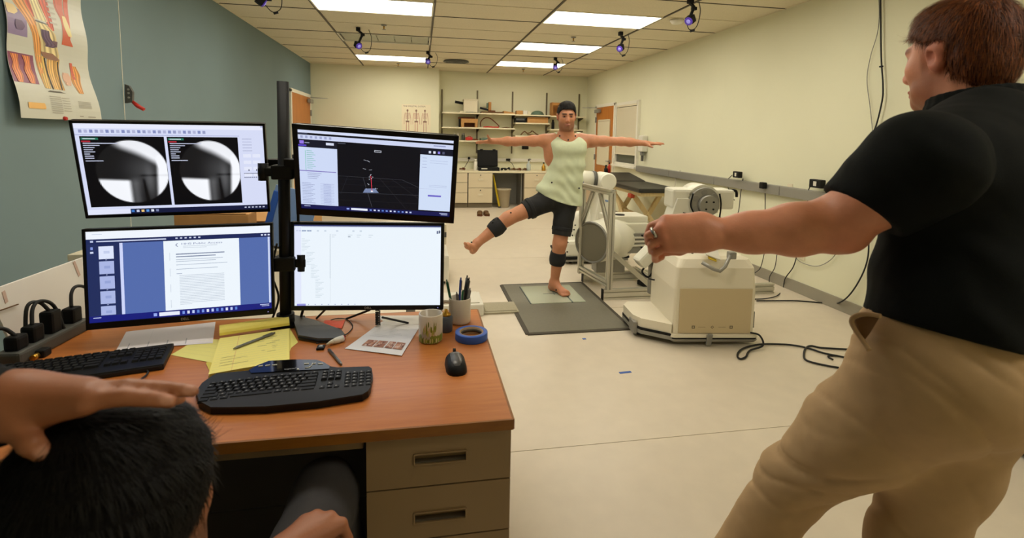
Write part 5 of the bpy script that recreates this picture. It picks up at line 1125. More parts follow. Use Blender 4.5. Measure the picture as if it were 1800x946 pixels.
# grey pouch, note, marker, pen, flash drive
pp = [D(u,v) for u,v in ((512,560),(552,570),(600,588),(606,596),(600,603),(560,604),(525,598))]
t = thing('grey_pouch', 'slim dark grey zipped pouch behind the legal pad', 'pouch', (0,0,0))
obj('pouch_body', MB().prism([(q.x,q.y) for q in pp], DZ+.001, DZ+.018), 'pouch_grey', t); obj('pouch_edge', MB().tube([(q.x,q.y,DZ+.009) for q in pp[2:]], .004, 7), 'black', t)
sheet('sticky_note', [(570,566),(607,563),(601,579),(567,577)], 'bright orange-red sticky note behind the pouch', DZ+.001, None, 'paper_print', .006, (232,84,48), 'note')
a, b = D(574,610), D(604,600); t = thing('marker_pen', 'short white marker with a tapered cap by the pouch corner', 'marker', (a.x,a.y,DZ+.011)); v_ = Vector((b.x-a.x,b.y-a.y,0))
obj('barrel', MB().tube([v_*.35, v_*.6, v_*.97], [.0075,.0105,.0105], 16), 'off_white', t); obj('cap', MB().tube([(0,0,-.004), v_*.2, v_*.37], [.003,.005,.0076], 14), 'cream', t); obj('end_plug', MB().cyl(v_*.96, v_*1.02, .0095, n=14), 'red', t)
a, b = D(578,617), D(601,644); t = thing('dark_pen', 'dark grey pen pointing from the marker to the keyboard', 'pen', (a.x,a.y,DZ+.005)); v_ = Vector((b.x-a.x,b.y-a.y,0))
obj('barrel', MB().tube([(0,0,0), v_*.9, v_], [.0045,.0045,.0015], 12), 'pen_grey', t); obj('clip', MB().bar(v_*.1+Vector((0,0,.0055)), v_*.35+Vector((0,0,.0055)), .003, .0015), 'pen_black', t)
q = D(564,613); t = thing('flash_drive', 'small black flash drive with white marks beside the marker', 'flash drive', (q.x,q.y,DZ)); obj('drive_body', MB().box((0,0,.004), (.024,.03,.008), .002), 'black', t); obj('drive_mark', MB().box((.0,0,.0085), (.012,.004,.001)).box((0,.007,.0085), (.008,.003,.001)), 'off_white', t)
cord('thin_lead', [tuple(D(u,v,DZ+.004)) for u,v in ((556,604),(580,597),(608,588),(620,574),(610,562),(592,560),(573,566))], .0018, 'thin black lead looping around the orange note')
for (u0,v0,u1,v1,lab) in ((571,545,556,560,'short black lead below the lower right monitor'), (650,545,608,561,'longer black lead slanting below the lower right monitor'), (672,558,718,568,'flat black strip on the white page below the monitor')):
    cord('desk_lead', [tuple(D(u0,v0,DZ+.05)), tuple(D((u0+u1)/2,(v0+v1)/2,DZ+.02)), tuple(D(u1,v1,DZ+.003))], .004, lab)
q0 = D(664,546,DZ+.06); one('spiral_cable', MB().tube([(q0.x+.008*math.cos(i*.9), q0.y+.008*math.sin(i*.9)+.0, DZ+.006+i*.0009) for i in range(60)], .0022, 6), 'cable', 'small black coiled cord hanging below the lower right monitor', 'cable')
# low table and clutter behind the desk
t = thing('side_table', 'low grey table with clutter behind the monitor desk', 'table', (-.75, 2.75, 0))
obj('table_top', MB().box((0,0,.88), (1.5,.6,.03), .004), 'cream', t)
for x in (-.7,.7):
    for y in (-.25,.25): obj('leg', MB().bar((x,y,0), (x,y,.866), .04, .04, .003), 'grey', t)
TZ = .895
t = thing('cardboard_box', 'brown cardboard box seen between the left monitors', 'box', (-.72,2.7,TZ)); obj('box_body', MB().box((0,0,.07), (.4,.26,.14), .003), 'cardboard', t); obj('flap', MB().box((0,-.14,.14), (.4,.1,.004), 0, rotm(.3,0,0)), 'cardboard', t)
t = thing('blue_binder', 'light blue folder leaning behind the left monitors beside the pole', 'folder', (-.6,2.5,TZ)); obj('cover', MB().box((0,0,.14), (.2,.012,.28), .003, rotm(-.1,.25,0)), 'light_blue', t); obj('spine', MB().box((-.09,.0,.14), (.03,.03,.27), .004, rotm(-.1,.25,0)), 'blue', t)
t = thing('red_clip_pen', 'white pen with a red clip behind the left monitors', 'pen', (-.9,2.45,TZ+.19)); obj('barrel', MB().cyl((-.06,0,0), (.07,0,-.002), .008, n=12), 'off_white', t); obj('clip', MB().box((.0,-.0,.012), (.05,.022,.016), .004).tube([(-.02,0,.015),(-.01,0,.035),(.015,0,.035),(.025,0,.015)], .004, 7), 'red', t)
one('pen_ledge', MB().box((-.9,2.45,TZ+.09), (.3,.12,.18), .006).box((-.9,2.4,TZ+.181), (.28,.02,.004), .001), 'cardboard', 'brown box carrying the pen with a red clip', 'box')
one('white_device', MB().box((-.12,2.7,TZ+.035), (.36,.26,.07), .02).box((-.12,2.58,TZ+.06), (.3,.04,.03), .01), 'off_white', 'white device seen between the two right monitors', 'device')
# ================================================================== PEOPLE (smooth surfaces grown from joints)
V = np.array
def nrm(a): a = np.array(a, float); return a/np.linalg.norm(a)
class Sdf:
    def __init__(s): s.p = []
    def rc(s, a, b, ra, rb=None, k=.02, op='+'): s.p.append(('rc', V(a,dtype=float), V(b,dtype=float), ra, ra if rb is None else rb, k, op)); return s
    def chain(s, pts, rs, k=.02):
        for i in range(len(pts)-1): s.rc(pts[i], pts[i+1], rs[i], rs[i+1], k)
        return s
    def el(s, c, r, R=None, k=.02, op='+'): s.p.append(('el', V(c,dtype=float), V(r,dtype=float), np.eye(3) if R is None else V(R), 0, k, op)); return s
    def field(s, h, clip=None, disp=None, pad=.03):
        lo, hi = V([1e9]*3), V([-1e9]*3)
        for p in s.p:
            if p[-1] != '+': continue
            if p[0] == 'rc': r = max(p[3], p[4]); a, b = np.minimum(p[1], p[2])-r, np.maximum(p[1], p[2])+r
            else: r = max(p[2]); a, b = p[1]-r, p[1]+r
            lo, hi = np.minimum(lo, a), np.maximum(hi, b)
        lo -= pad; hi += pad; n = np.ceil((hi-lo)/h).astype(int)+1
        Dm = np.full(n, 9., np.float32); g = [lo[i]+h*np.arange(n[i]) for i in range(3)]
        for p in s.p:
            k = p[5]; m_ = k+pad
            if p[0] == 'rc': r = max(p[3], p[4]); a, b = np.minimum(p[1], p[2])-r-m_, np.maximum(p[1], p[2])+r+m_
            else: r = max(p[2]); a, b = p[1]-r-m_, p[1]+r+m_
            i0 = np.clip(np.floor((a-lo)/h).astype(int), 0, n); i1 = np.clip(np.ceil((b-lo)/h).astype(int)+1, 0, n)
            if (i1 <= i0).any(): continue
            sl = tuple(slice(i0[i], i1[i]) for i in range(3)); X, Y, Z = (g[0][sl[0]][:,None,None], g[1][sl[1]][None,:,None], g[2][sl[2]][None,None,:])
            if p[0] == 'rc':
                ba = p[2]-p[1]; L2 = max(float(ba@ba), 1e-12); x, y, z = X-p[1][0], Y-p[1][1], Z-p[1][2]
                t_ = np.clip((x*ba[0]+y*ba[1]+z*ba[2])/L2, 0, 1); d = np.sqrt((x-t_*ba[0])**2+(y-t_*ba[1])**2+(z-t_*ba[2])**2)-(p[3]+(p[4]-p[3])*t_)
            else:
                R_ = p[3]; x, y, z = X-p[1][0], Y-p[1][1], Z-p[1][2]
                q = [(R_[j][0]*x+R_[j][1]*y+R_[j][2]*z) for j in range(3)]; r = p[2]
                k0 = np.sqrt(sum((q[j]/r[j])**2 for j in range(3))); k1 = np.sqrt(sum((q[j]/r[j]**2)**2 for j in range(3)))
                d = k0*(k0-1)/np.maximum(k1, 1e-6)
            cur = Dm[sl]
            if p[6] == '+': hh = np.maximum(k-np.abs(cur-d), 0)/k; Dm[sl] = np.minimum(cur, d)-hh*hh*k/4
            else: hh = np.maximum(k-np.abs(cur+d), 0)/k; Dm[sl] = np.maximum(cur, -d)+hh*hh*k/4
        if disp is not None or clip is not None:
            X, Y, Z = g[0][:,None,None], g[1][None,:,None], g[2][None,None,:]
            if disp is not None:
                idx = np.nonzero(np.abs(Dm) < .05); P_ = np.stack([g[0][idx[0]], g[1][idx[1]], g[2][idx[2]]], 1); Dm[idx] += disp(P_).astype(np.float32)
            if clip is not None: Dm = np.maximum(Dm, clip(X, Y, Z).astype(np.float32))
        return Dm, lo
    def mesh(s, h, clip=None, disp=None):
        Dm, lo = s.field(h, clip, disp); return nets(Dm, lo, h)
def nets(Dm, lo, h):
    S_ = Dm < 0; nx, ny, nz = Dm.shape
    cnt = np.zeros((nx-1, ny-1, nz-1), np.int8)
    off = [(i,j,k) for i in (0,1) for j in (0,1) for k in (0,1)]
    for (i,j,k) in off: cnt += S_[i:nx-1+i, j:ny-1+j, k:nz-1+k]
    act = np.nonzero((cnt > 0) & (cnt < 8)); base = np.stack(act, 1); m_ = len(base)
    dv = {o: Dm[act[0]+o[0], act[1]+o[1], act[2]+o[2]] for o in off}
    acc = np.zeros((m_,3)); num = np.zeros(m_)
    for o in off:
        for ax in range(3):
            if o[ax]: continue
            q = list(o); q[ax] = 1; q = tuple(q); a, b = dv[o], dv[q]; w_ = (a < 0) != (b < 0)
            t_ = np.where(w_, a/np.where(a-b == 0, 1, a-b), 0); pos = np.tile(np.array(o, float), (m_,1)); pos[:,ax] += t_
            acc += pos*w_[:,None]; num += w_
    vs = (base + acc/num[:,None])*h + lo
    idx = np.full((nx-1, ny-1, nz-1), -1, np.int64); idx[act] = np.arange(m_)
    F = []
    for ax in range(3):
        o1, o2 = [(1,2),(2,0),(0,1)][ax]
        a = [slice(None)]*3; b = [slice(None)]*3; a[ax] = slice(0,-1); b[ax] = slice(1,None)
        sa, sb = S_[tuple(a)], S_[tuple(b)]; e = np.nonzero(sa != sb); P_ = np.stack(e, 1)
        ok = (P_[:,o1] > 0) & (P_[:,o2] > 0) & (P_[:,o1] < Dm.shape[o1]-1) & (P_[:,o2] < Dm.shape[o2]-1); P_ = P_[ok]
        ins = sa[e][ok]
        def cell(d1, d2): q = P_.copy(); q[:,o1] += d1; q[:,o2] += d2; return idx[q[:,0], q[:,1], q[:,2]]
        f_ = np.stack([cell(-1,-1), cell(0,-1), cell(0,0), cell(-1,0)], 1); f_[~ins] = f_[~ins][:,::-1]; F.append(f_)
    F = np.concatenate(F); F = F[(F >= 0).all(1)]
    return vs, F
def relax(vs, F, it=2, lam=.5):
    E = np.concatenate([F[:,[0,1]], F[:,[1,2]], F[:,[2,3]], F[:,[3,0]]]); n = len(vs)
    deg = np.bincount(E[:,0], minlength=n)+np.bincount(E[:,1], minlength=n)
    for _ in range(it):
        s_ = np.stack([np.bincount(E[:,0], vs[E[:,1],i], n)+np.bincount(E[:,1], vs[E[:,0],i], n) for i in range(3)], 1); vs = vs+lam*(s_/np.maximum(deg,1)[:,None]-vs)
    return vs
def mesh_np(name, vs, F, cols=None):
    me = bpy.data.meshes.new(name); n, m_ = len(vs), len(F)
    me.vertices.add(n); me.vertices.foreach_set('co', np.ascontiguousarray(vs, np.float32).ravel())
    me.loops.add(m_*4); me.loops.foreach_set('vertex_index', np.ascontiguousarray(F, np.int32).ravel())
    me.polygons.add(m_); me.polygons.foreach_set('loop_start', np.arange(0, m_*4, 4, dtype=np.int32)); me.polygons.foreach_set('use_smooth', np.ones(m_, bool))
    if cols is not None:
        at = me.color_attributes.new('Col', 'FLOAT_COLOR', 'POINT'); at.data.foreach_set('color', np.concatenate([cols, np.ones((n,1))], 1).astype(np.float32).ravel())
    me.update(calc_edges=True); me.validate(); return me
def grown(name, S_, h, material, parent, loc, clip=None, disp=None, colf=None, it=2):
    vs, F = S_.mesh(h, clip, disp); vs = relax(vs, F, it)
    return link(name, mesh_np(name, vs-np.array(loc), F, None if colf is None else colf(vs)), material, parent)
def wob(P_, f, seed=0):
    r = np.random.RandomState(seed); o = 0
    for k in range(4): d = nrm(r.normal(size=3)); o = o + np.sin(P_@d*f*(1+.6*k)+r.uniform(0,6)+1.3*np.sin(P_@nrm(r.normal(size=3))*f*.7))/(1+.5*k)
    return o/2.4
def plane(p, n):
    """clip that keeps the side of the plane away from n"""
    n = nrm(n); p = V(p); return lambda X, Y, Z: (X-p[0])*n[0]+(Y-p[1])*n[1]+(Z-p[2])*n[2]
def both(*fs): 
    def f(X, Y, Z):
        o = fs[0](X, Y, Z)
        for q in fs[1:]: o = np.maximum(o, q(X, Y, Z))
        return o
    return f
class Head:
    def __init__(s, c, F, U=(0,0,1), sc=1.0):
        s.c = V(c,dtype=float); s.F = nrm(F); r = nrm(np.cross(s.F, U)); s.R = r; s.U = np.cross(r, s.F); s.sc = sc; s.M = np.stack([s.R, s.F, s.U])
    def w(s, x, y, z): return s.c+(s.R*x+s.F*y+s.U*z)*s.sc
    def loc(s, P_): return ((P_-s.c)@s.M.T)/s.sc
    def prims(s, S_, jaw=1.0):
        q = s.sc; e = lambda c, r, k=.02, op='+': S_.el(s.w(*c), V(r)*q, s.M, k*q, op)
        e((0,-.015,.035), (.076,.094,.084), .02); e((0,.022,-.03), (.062,.07,.085), .04); e((0,.034,-.084), (.047*jaw,.048,.034), .03); e((0,.07,-.099), (.024*jaw,.02,.018), .02)
        for sx in (-1,1): e((sx*.045,.01,-.07), (.02,.04,.03), .03); e((sx*.036,.058,-.02), (.022,.022,.022), .025)
        S_.rc(s.w(0,.088,.012), s.w(0,.108,-.03), .008*q, .013*q, .014*q); e((0,.1,-.036), (.018,.013,.01), .01)
        S_.rc(s.w(-.032,.078,.026), s.w(.032,.078,.026), .012*q, .012*q, .02*q)
        e((0,.09,-.066), (.024,.011,.0055), .007); e((0,.088,-.077), (.02,.01,.0065), .007)
        for sx in (-1,1):
            e((sx*.031,.1,.006), (.017,.016,.011), .014, '-')
            e((sx*.077,-.012,-.005), (.011,.02,.032), .01); e((sx*.079,-.014,.012), (.012,.022,.018), .01); e((sx*.085,-.006,-.005), (.006,.01,.016), .006, '-')
    def colours(s, P_, skin, beard, lip, brow, stubble):
        q = s.loc(P_); n = len(P_); C = np.tile(V(lin(skin)), (n,1))
        near_ = (np.abs(q) < V([.1,.14,.135])).all(1)
        def mix(mask, c_): C[:] = C*(1-mask[:,None])+V(lin(c_))*mask[:,None]
        sm = lambda a, b, x: np.clip((x-a)/(b-a), 0, 1)
        x, y, z = np.abs(q[:,0]), q[:,1], q[:,2]
        bm_ = sm(-.02,-.05,z-(.035-y)*.35)*sm(-.03,.0,y)*near_*sm(-.14,-.125,z)
        bm_ = np.maximum(bm_, sm(.05,.06,x)*sm(-.005,.01,y)*sm(.035,.025,y)*sm(.03,.0,z)*near_*(z > -.1))
        mix(bm_*stubble, beard)
        mix(sm(.026,.02,x)*sm(.006,.003,np.abs(z+.071)-.006)*(y > .08)*near_*.8, lip)
        mix(sm(.008,.012,x)*sm(.054,.046,x)*sm(.008,.005,np.abs(z-.027-.06*(x-.03)))*(y > .05)*near_*.9, brow)
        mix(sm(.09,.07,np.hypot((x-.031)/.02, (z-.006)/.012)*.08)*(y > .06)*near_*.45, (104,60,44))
        red = sm(.02,.0,np.hypot(x, z+.03)-.01)*(y > .09)*near_; mix(red*.2, (190,96,76))
        mix(sm(.068,.076,x)*(np.abs(z) < .04)*(np.abs(y) < .045)*near_*.4, (190,96,80))
        return C
    def eyes(s, parent, loc, iris=(50,34,24), white=(200,186,172)):
        for sx in (-1,1):
            c_ = s.w(sx*.031,.0755,.005)-V(loc); mb = MB(); Rm = Matrix([list(map(float, v_)) for v_ in (s.R, s.U, s.F)]).transposed()
            mb.lathe([(0,-.011*s.sc),(.008*s.sc,-.008*s.sc),(.0115*s.sc,0),(.0085*s.sc,.0078*s.sc)], c_, 16, Rm, white); mb.lathe([(.0085*s.sc,.0078*s.sc),(.0055*s.sc,.0101*s.sc)], c_, 16, Rm, white); mb.lathe([(.0055*s.sc,.0101*s.sc),(0,.0116*s.sc)], c_, 16, Rm, iris)
            me = flatmesh_s(mb, 'eye'); link('eye', me, 'print', parent)
    def hair(s, name, parent, loc, material, h, thick, hairline, amp=.0025, freq=260, seed=1, extra=None):
        S_ = Sdf(); q = s.sc; S_.el(s.w(0,-.016,.038), V((.078+thick,.096+thick,.085+thick))*q, s.M, .02); S_.el(s.w(0,-.055,-.03), V((.06+thick*.7,.05+thick*.6,.06))*q, s.M, .04)
        if extra: extra(S_, s)
        def clip(X, Y, Z):
            x = ((X-s.c[0])*s.R[0]+(Y-s.c[1])*s.R[1]+(Z-s.c[2])*s.R[2])/q; y = ((X-s.c[0])*s.F[0]+(Y-s.c[1])*s.F[1]+(Z-s.c[2])*s.F[2])/q; z = ((X-s.c[0])*s.U[0]+(Y-s.c[1])*s.U[1]+(Z-s.c[2])*s.U[2])/q
            return (hairline(x, y)-z)*.7*q
        return grown(name, S_, h, material, parent, loc, clip, (lambda P_: wob(P_, freq, seed)*amp) if amp else None)
def flatmesh_s(mb, name):
    me = flatmesh(mb, name); me.polygons.foreach_set('use_smooth', [True]*len(me.polygons)); return me
def strands(name, hair_o, parent, loc, n, length, width, flow, cols, seed=2, lift=.006):
    """short hair strands laid along the hair surface"""
    me = hair_o.data; k = len(me.vertices); co = np.empty(k*3, np.float32); no = np.empty(k*3, np.float32); me.vertices.foreach_get('co', co); me.vertices.foreach_get('normal', no)
    co = co.reshape(-1,3); no = no.reshape(-1,3); r = np.random.RandomState(seed); i = r.randint(0, k, n); p = co[i]; nn = no[i]
    d = flow(p+np.array(loc)); d = d+r.normal(size=d.shape)*.12; d -= nn*(d*nn).sum(1)[:,None]; d /= np.linalg.norm(d, axis=1)[:,None]+1e-9
    sd = np.cross(nn, d); L_ = length*r.uniform(.6,1.3,n)[:,None]; q0 = p-nn*.002; q1 = p+d*L_*.5+nn*lift*.7; q2 = p+d*L_+nn*lift*r.uniform(.1,.8,n)[:,None]
    w_ = width/2; vs = np.stack([q0-sd*w_, q0+sd*w_, q1-sd*w_, q1+sd*w_, q2-sd*w_*.3, q2+sd*w_*.3], 1).reshape(-1,3)
    b = np.arange(n)[:,None]*6; F = np.concatenate([b+[0,1,3,2], b+[2,3,5,4]], 0)
    cc = V([lin(c_) for c_ in cols])[r.randint(0, len(cols), n)]*r.uniform(.7,1.25,n)[:,None]
    o = link(name, mesh_np(name, vs, F, np.repeat(cc, 6, 0)), 'hair_attr', parent); o['kind'] = 'stuff'; return o
mat('skin', (200,140,110), .5, attr=True, noise=(60,.05), sss=.08, bump=(220,.05))
mat('hair_attr', (60,30,14), .6, attr=True, spec=.25)
mat('hair_black', (11,9,8), .8, spec=.15, noise=(90,.3), bump=(140,.5))
mat('hair_dark', (20,15,12), .75, noise=(160,.3), bump=(200,.5))
mat('hair_red', (92,46,18), .5, noise=(120,.25), bump=(180,.4))
mat('tank', (206,214,180), .8, noise=(30,.04), bump=(700,.08))
mat('shorts', (17,17,19), .75, noise=(40,.2))
mat('wrap', (22,23,26), .8, noise=(90,.25), bump=(260,.2))
mat('polo', (13,16,15), .85, spec=.15, noise=(60,.15), bump=(700,.15))
mat('khaki', (178,147,106), .8, noise=(26,.05), bump=(800,.12))
mat('khaki_in', (120,84,44), .8)
mat('trouser_dark', (58,56,58), .85, noise=(40,.1), bump=(600,.1))
mat('shirt_pale', (196,204,214), .8)
mat('silver', (200,198,190), .25, .9)
mat('marker_ball', (18,18,18), .6)

# ------------------------------------------------------------------ the man on the force plate
YP = 4.40
def J(x, y, d=0): return ony(x, y, YP+d)
base = (1.25, 4.4, .017)
t1 = thing('person', 'man in a pale green tank top and black shorts balancing on one leg, arms spread', 'person', base)
hd = Head(J(996,205,-.03), (-.16,-.98,-.1), sc=.99)
S = Sdf(); hd.prims(S)
S.rc(hd.w(0,-.02,-.06), J(997,247,.02), .056, .062, .03); S.rc(hd.w(0,.0,-.09), J(998,244,.0), .05, .055, .03)
sl_, sr_ = J(957,247,.02), J(1040,248,.02)
S.rc(J(978,244,.03), sl_, .055, .055, .05); S.rc(J(1018,244,.03), sr_, .055, .055, .05)                 # trapezius and shoulders
S.rc(J(980,262,.01), J(1014,262,.01), .088, .088, .06); S.rc(J(982,290,.01), J(1008,290,.01), .085, .085, .06); S.rc(J(978,318,.02), J(1002,320,.02), .083, .085, .06); S.rc(J(968,345,.03), J(998,352,.03), .1, .1, .06)
S.el(J(964,270,.02), (.04,.06,.1), None, .05)
def arm(sh, el, wr, k=.03):
    S.rc(sh, V(sh)*.6+V(el)*.4, .053, .046, k); S.rc(V(sh)*.6+V(el)*.4, el, .046, .037, k); S.rc(el, V(el)*.65+V(wr)*.35, .037, .038, k); S.rc(V(el)*.65+V(wr)*.35, wr, .038, .024, k)
el1, wr1 = J(906,249,.03), J(866,248,-.02); arm(sl_, el1, wr1)
el2, wr2 = J(1092,249,.03), J(1134,252,-.02); arm(sr_, el2, wr2)
def flat_hand(wr, pts, thumb, side):
    for (kx, ky, kd), (tx, ty, td) in pts:
        kn = J(kx, ky, kd); S.rc(wr, kn, .016, .0125, .018); mid = (V(kn)*.5+V(J(tx,ty,td))*.5)+V((0,0,.004)); S.rc(kn, mid, .0105, .009, .006); S.rc(mid, J(tx,ty,td), .009, .007, .005)
    S.rc(wr, J(*thumb[0]), .015, .013, .015); S.rc(J(*thumb[0]), J(*thumb[1]), .012, .009, .006)
flat_hand(wr1, [((853,249,-.05),(838,249.5,-.085)),((852,249.5,-.03),(836,250.5,-.04)),((852,250,-.01),(838,252,.0)),((853,250,.01),(842,253,.03))], ((860,244,-.06),(857,238,-.085)), -1)
flat_hand(wr2, [((1148,253,-.05),(1162,255,-.08)),((1149,253,-.03),(1167,253.5,-.04)),((1149,252.5,-.01),(1166,252,.0)),((1148,252,.01),(1161,251.5,.03))], ((1141,256,-.06),(1147,259,-.085)), 1)
# raised leg
hp1, kn1, an1 = J(962,353,.02), J(893,384,-.02), J(838,428,-.04)
S.rc(hp1, kn1, .088, .06, .05); S.rc(kn1, V(kn1)*.6+V(an1)*.4, .06, .058, .03); S.rc(V(kn1)*.6+V(an1)*.4, an1, .058, .036, .03); S.el(V(kn1)*.7+V(an1)*.3+V((.0,.03,-.01)), (.05,.05,.06), None, .04)
S.rc(an1, J(831,441,-.03), .036, .03, .03); S.rc(J(833,437,-.05), J(822,432,-.14), .034, .03, .02)
for i, (x, y) in enumerate(((817,428),(820,432),(823.5,436),(827,439.5),(830,442.5))): S.rc(J(822+i*1.6,431+i*2.2,-.12), J(x,y,-.185+.012*i), .016-.001*i, .0125-.0012*i, .006)
# standing leg
hp2, kn2, an2 = J(995,358,.02), J(984,428,-.03), J(974,498,.02)
S.rc(hp2, kn2, .09, .062, .05); S.rc(kn2, V(kn2)*.62+V(an2)*.38, .06, .057, .03); S.rc(V(kn2)*.62+V(an2)*.38, an2, .057, .036, .03); S.el(V(kn2)*.65+V(an2)*.35+V((.01,.035,0)), (.052,.05,.085), None, .04)
fz0 = .017
heel = V((an2[0]-.005, an2[1]+.05, fz0+.034)); ball = V((an2[0]+.065, an2[1]-.12, fz0+.026)); S.rc(an2, heel, .036, .034, .03); S.rc(an2, ball, .036, .024, .04); S.rc(heel, ball, .03, .026, .03); S.rc(ball+V((-.03,.01,-.004)), ball+V((.03,.0,-.004)), .022, .022, .02)
for i in range(5):
    o = V((-.036+.018*i, -.0+.007*abs(2-i), 0)); S.rc(ball+o+V((0,0,-.008)), ball+o+V((.012,-.05+.006*i if i < 4 else -.02,-.0125)), .0125, .0125-.0008*i, .006)
SK1 = (196,134,98)
def col1(P_):
    C = hd.colours(P_, SK1, (58,42,32), (160,98,78), (30,22,18), .5)
    f_ = np.clip((.25-P_[:,2])/.25, 0, 1)[:,None]*.25; return C*(1-f_)+V(lin((190,110,86)))*f_
grown('body', S, .0062, 'skin', t1, base, None, None, col1, 1)
hd.eyes(t1, base, (44,28,20), (128,84,62))
hl = lambda x, y: np.where(y > .05, .07-3.*x*x, np.where(y > .02, .012+1.4*(y-.02), np.where(y > -.035, .028+0*y, -.03+.5*(y+.035))))
hd.hair('hair', t1, base, 'hair_dark', .004, .007, hl, .0016, 240, 3, lambda S_, s: S_.el(s.w(0,-.005,.085), (.062,.075,.045), s.M, .03))
strands('hair_strands', [o for o in t1.children if o.name.startswith('hair')][0], t1, base, 3000, .016, .0016, lambda P_: (lambda d: d/np.linalg.norm(d, axis=1)[:,None])(P_-hd.w(0,-.04,.12)), [(20,15,12),(28,21,16),(14,11,9)], 8, .003)
# tank top
T = Sdf()
T.rc(J(984,262,.0), J(1012,262,.0), .1, .1, .06); T.rc(J(983,290,.01), J(1010,290,.01), .1, .1, .06); T.rc(J(977,315,.02), J(1005,318,.02), .104, .106, .06); T.rc(J(965,338,.03), J(1001,346,.03), .122, .118, .06); T.rc(J(970,362,.03), J(1000,374,.02), .132, .136, .05)
T.rc(J(979,242,.03), J(976,256,.0), .04, .06, .05); T.rc(J(1017,242,.03), J(1018,256,.0), .04, .06, .05); T.rc(J(979,241,.03), J(1017,241,.05), .035, .035, .05)
T.rc(J(999,234,-.12), J(999,240,.12), .062, .07, .02, '-')                              # neck opening
T.rc(J(950,262,-.25), J(956,266,.25), .082, .082, .02, '-'); T.rc(J(948,285,-.2), J(954,288,.25), .05, .05, .03, '-'); T.rc(J(1042,258,-.25), J(1046,258,.25), .058, .058, .02, '-')
h0, h1, h2 = J(943,333,-.1), J(980,354,-.12), J(1019,363,-.1)
hq_ = [J(x,y,-.1) for x,y in ((925,318),(943,333),(960,346),(980,355),(1000,361),(1019,364),(1040,364))]; hx_ = [q[0] for q in hq_]; hz_ = [q[2] for q in hq_]; e1_ = nrm(h1-h0); e2_ = nrm(h2-h1)
def hemclip(X, Y, Z):
    n1 = nrm((-e1_[2]*-1, .25, -e1_[0]*1)); n1 = nrm((e1_[2], .0, -e1_[0])); n2 = nrm((e2_[2], .0, -e2_[0]))
    d1 = (X-h1[0])*n1[0]+(Z-h1[2])*n1[2]; d2 = (X-h1[0])*n2[0]+(Z-h1[2])*n2[2]
    return (np.interp(X, hx_, hz_)-Z)*.8
def tfold(P_):
    q = P_-J(997,262); low = np.clip((1.32-P_[:,2])/.4, 0, 1)
    s1 = np.sin((q[:,2]*.8+q[:,0]*.55)*70+2*np.sin(q[:,0]*18))*low*.0034 + np.sin((q[:,2]*.45-q[:,0]*.8)*48+1.4*np.sin(q[:,2]*12))*low*.0028
    return s1 + .002*wob(P_, 30, 4)
grown('tank_top', T, .0062, 'tank', t1, base, hemclip, tfold)
# shorts
Sh = Sdf(); Sh.rc(J(967,348,.03), J(996,353,.03), .1, .1, .05); Sh.rc(hp1, V(hp1)*.36+V(kn1)*.64, .1, .084, .05); Sh.rc(hp2, V(hp2)*.22+V(kn2)*.78, .1, .088, .05)
d1_, d2_ = nrm(V(kn1)-V(hp1)), nrm(V(kn2)-V(hp2)); c1_, c2_ = V(hp1)*.42+V(kn1)*.58, V(hp2)*.2+V(kn2)*.8
def segd(X, Y, Z, p, q):
    ba = V(q)-V(p); x, y, z = X-p[0], Y-p[1], Z-p[2]; t_ = np.clip((x*ba[0]+y*ba[1]+z*ba[2])/float(ba@ba), 0, 1)
    return np.sqrt((x-t_*ba[0])**2+(y-t_*ba[1])**2+(z-t_*ba[2])**2)
def shclip(X, Y, Z):
    a = (X-c1_[0])*d1_[0]+(Y-c1_[1])*d1_[1]+(Z-c1_[2])*d1_[2]; b = (X-c2_[0])*d2_[0]+(Y-c2_[1])*d2_[1]+(Z-c2_[2])*d2_[2]
    return np.maximum(np.where(segd(X,Y,Z,hp1,kn1) < segd(X,Y,Z,hp2,kn2), a, b), Z-1.05)
grown('shorts', Sh, .0062, 'shorts', t1, base, shclip, lambda P_: wob(P_, 42, 6)*.004)
# black wraps on both calves and their marker studs
def wrap(a, b, r, nm='calf_wrap', more=None):
    a, b = V(a), V(b); d = nrm(b-a); W_ = Sdf()
    if more: more(W_)
    else: W_.rc(a, b, r, r*.96, .01)
    return grown(nm, W_, .005, 'wrap', t1, base, both(plane(a+d*.005, -d), plane(b-d*.005, d)), lambda P_: wob(P_, 60, 8)*.0015)
def calf(kn_, an_, c_, r_):
    md = V(kn_)*.61+V(an_)*.39; e_ = .009
    return lambda W_: (W_.rc(kn_, md, .06+e_, .058+e_, .03), W_.rc(md, an_, .058+e_, .036+e_, .03), W_.el(c_, V(r_)+e_, None, .04))
wrap(V(kn1)*.83+V(an1)*.17, V(kn1)*.44+V(an1)*.56, .07, more=calf(kn1, an1, V(kn1)*.7+V(an1)*.3+V((.0,.03,-.01)), (.05,.05,.06)))
wrap(V(kn2)*.8+V(an2)*.2, V(kn2)*.46+V(an2)*.54, .07, more=calf(kn2, an2, V(kn2)*.65+V(an2)*.35+V((.01,.035,0)), (.052,.05,.085)))
thw = wrap(V(hp2)*.42+V(kn2)*.58, V(hp2)*.3+V(kn2)*.7, .097, 'thigh_strap'); thw = wrap(V(hp1)*.62+V(kn1)*.38, V(hp1)*.5+V(kn1)*.5, .1, 'thigh_strap')
mk = [(984,239,-.07),(1011.5,239,-.07),(999,246,-.075),(970,321,-.11),(1018,331,-.08),(898,374,-.085),(829,426,-.09),(832.5,432,-.085),(977.5,510,-.06),(1011,396,-.02),(1009,404,-.04),(1006,414,-.05),(998,426,-.04),(997,443,-.04),(998,455,-.03),(868,386,-.06),(875,384,-.06),(866,391,-.07)]
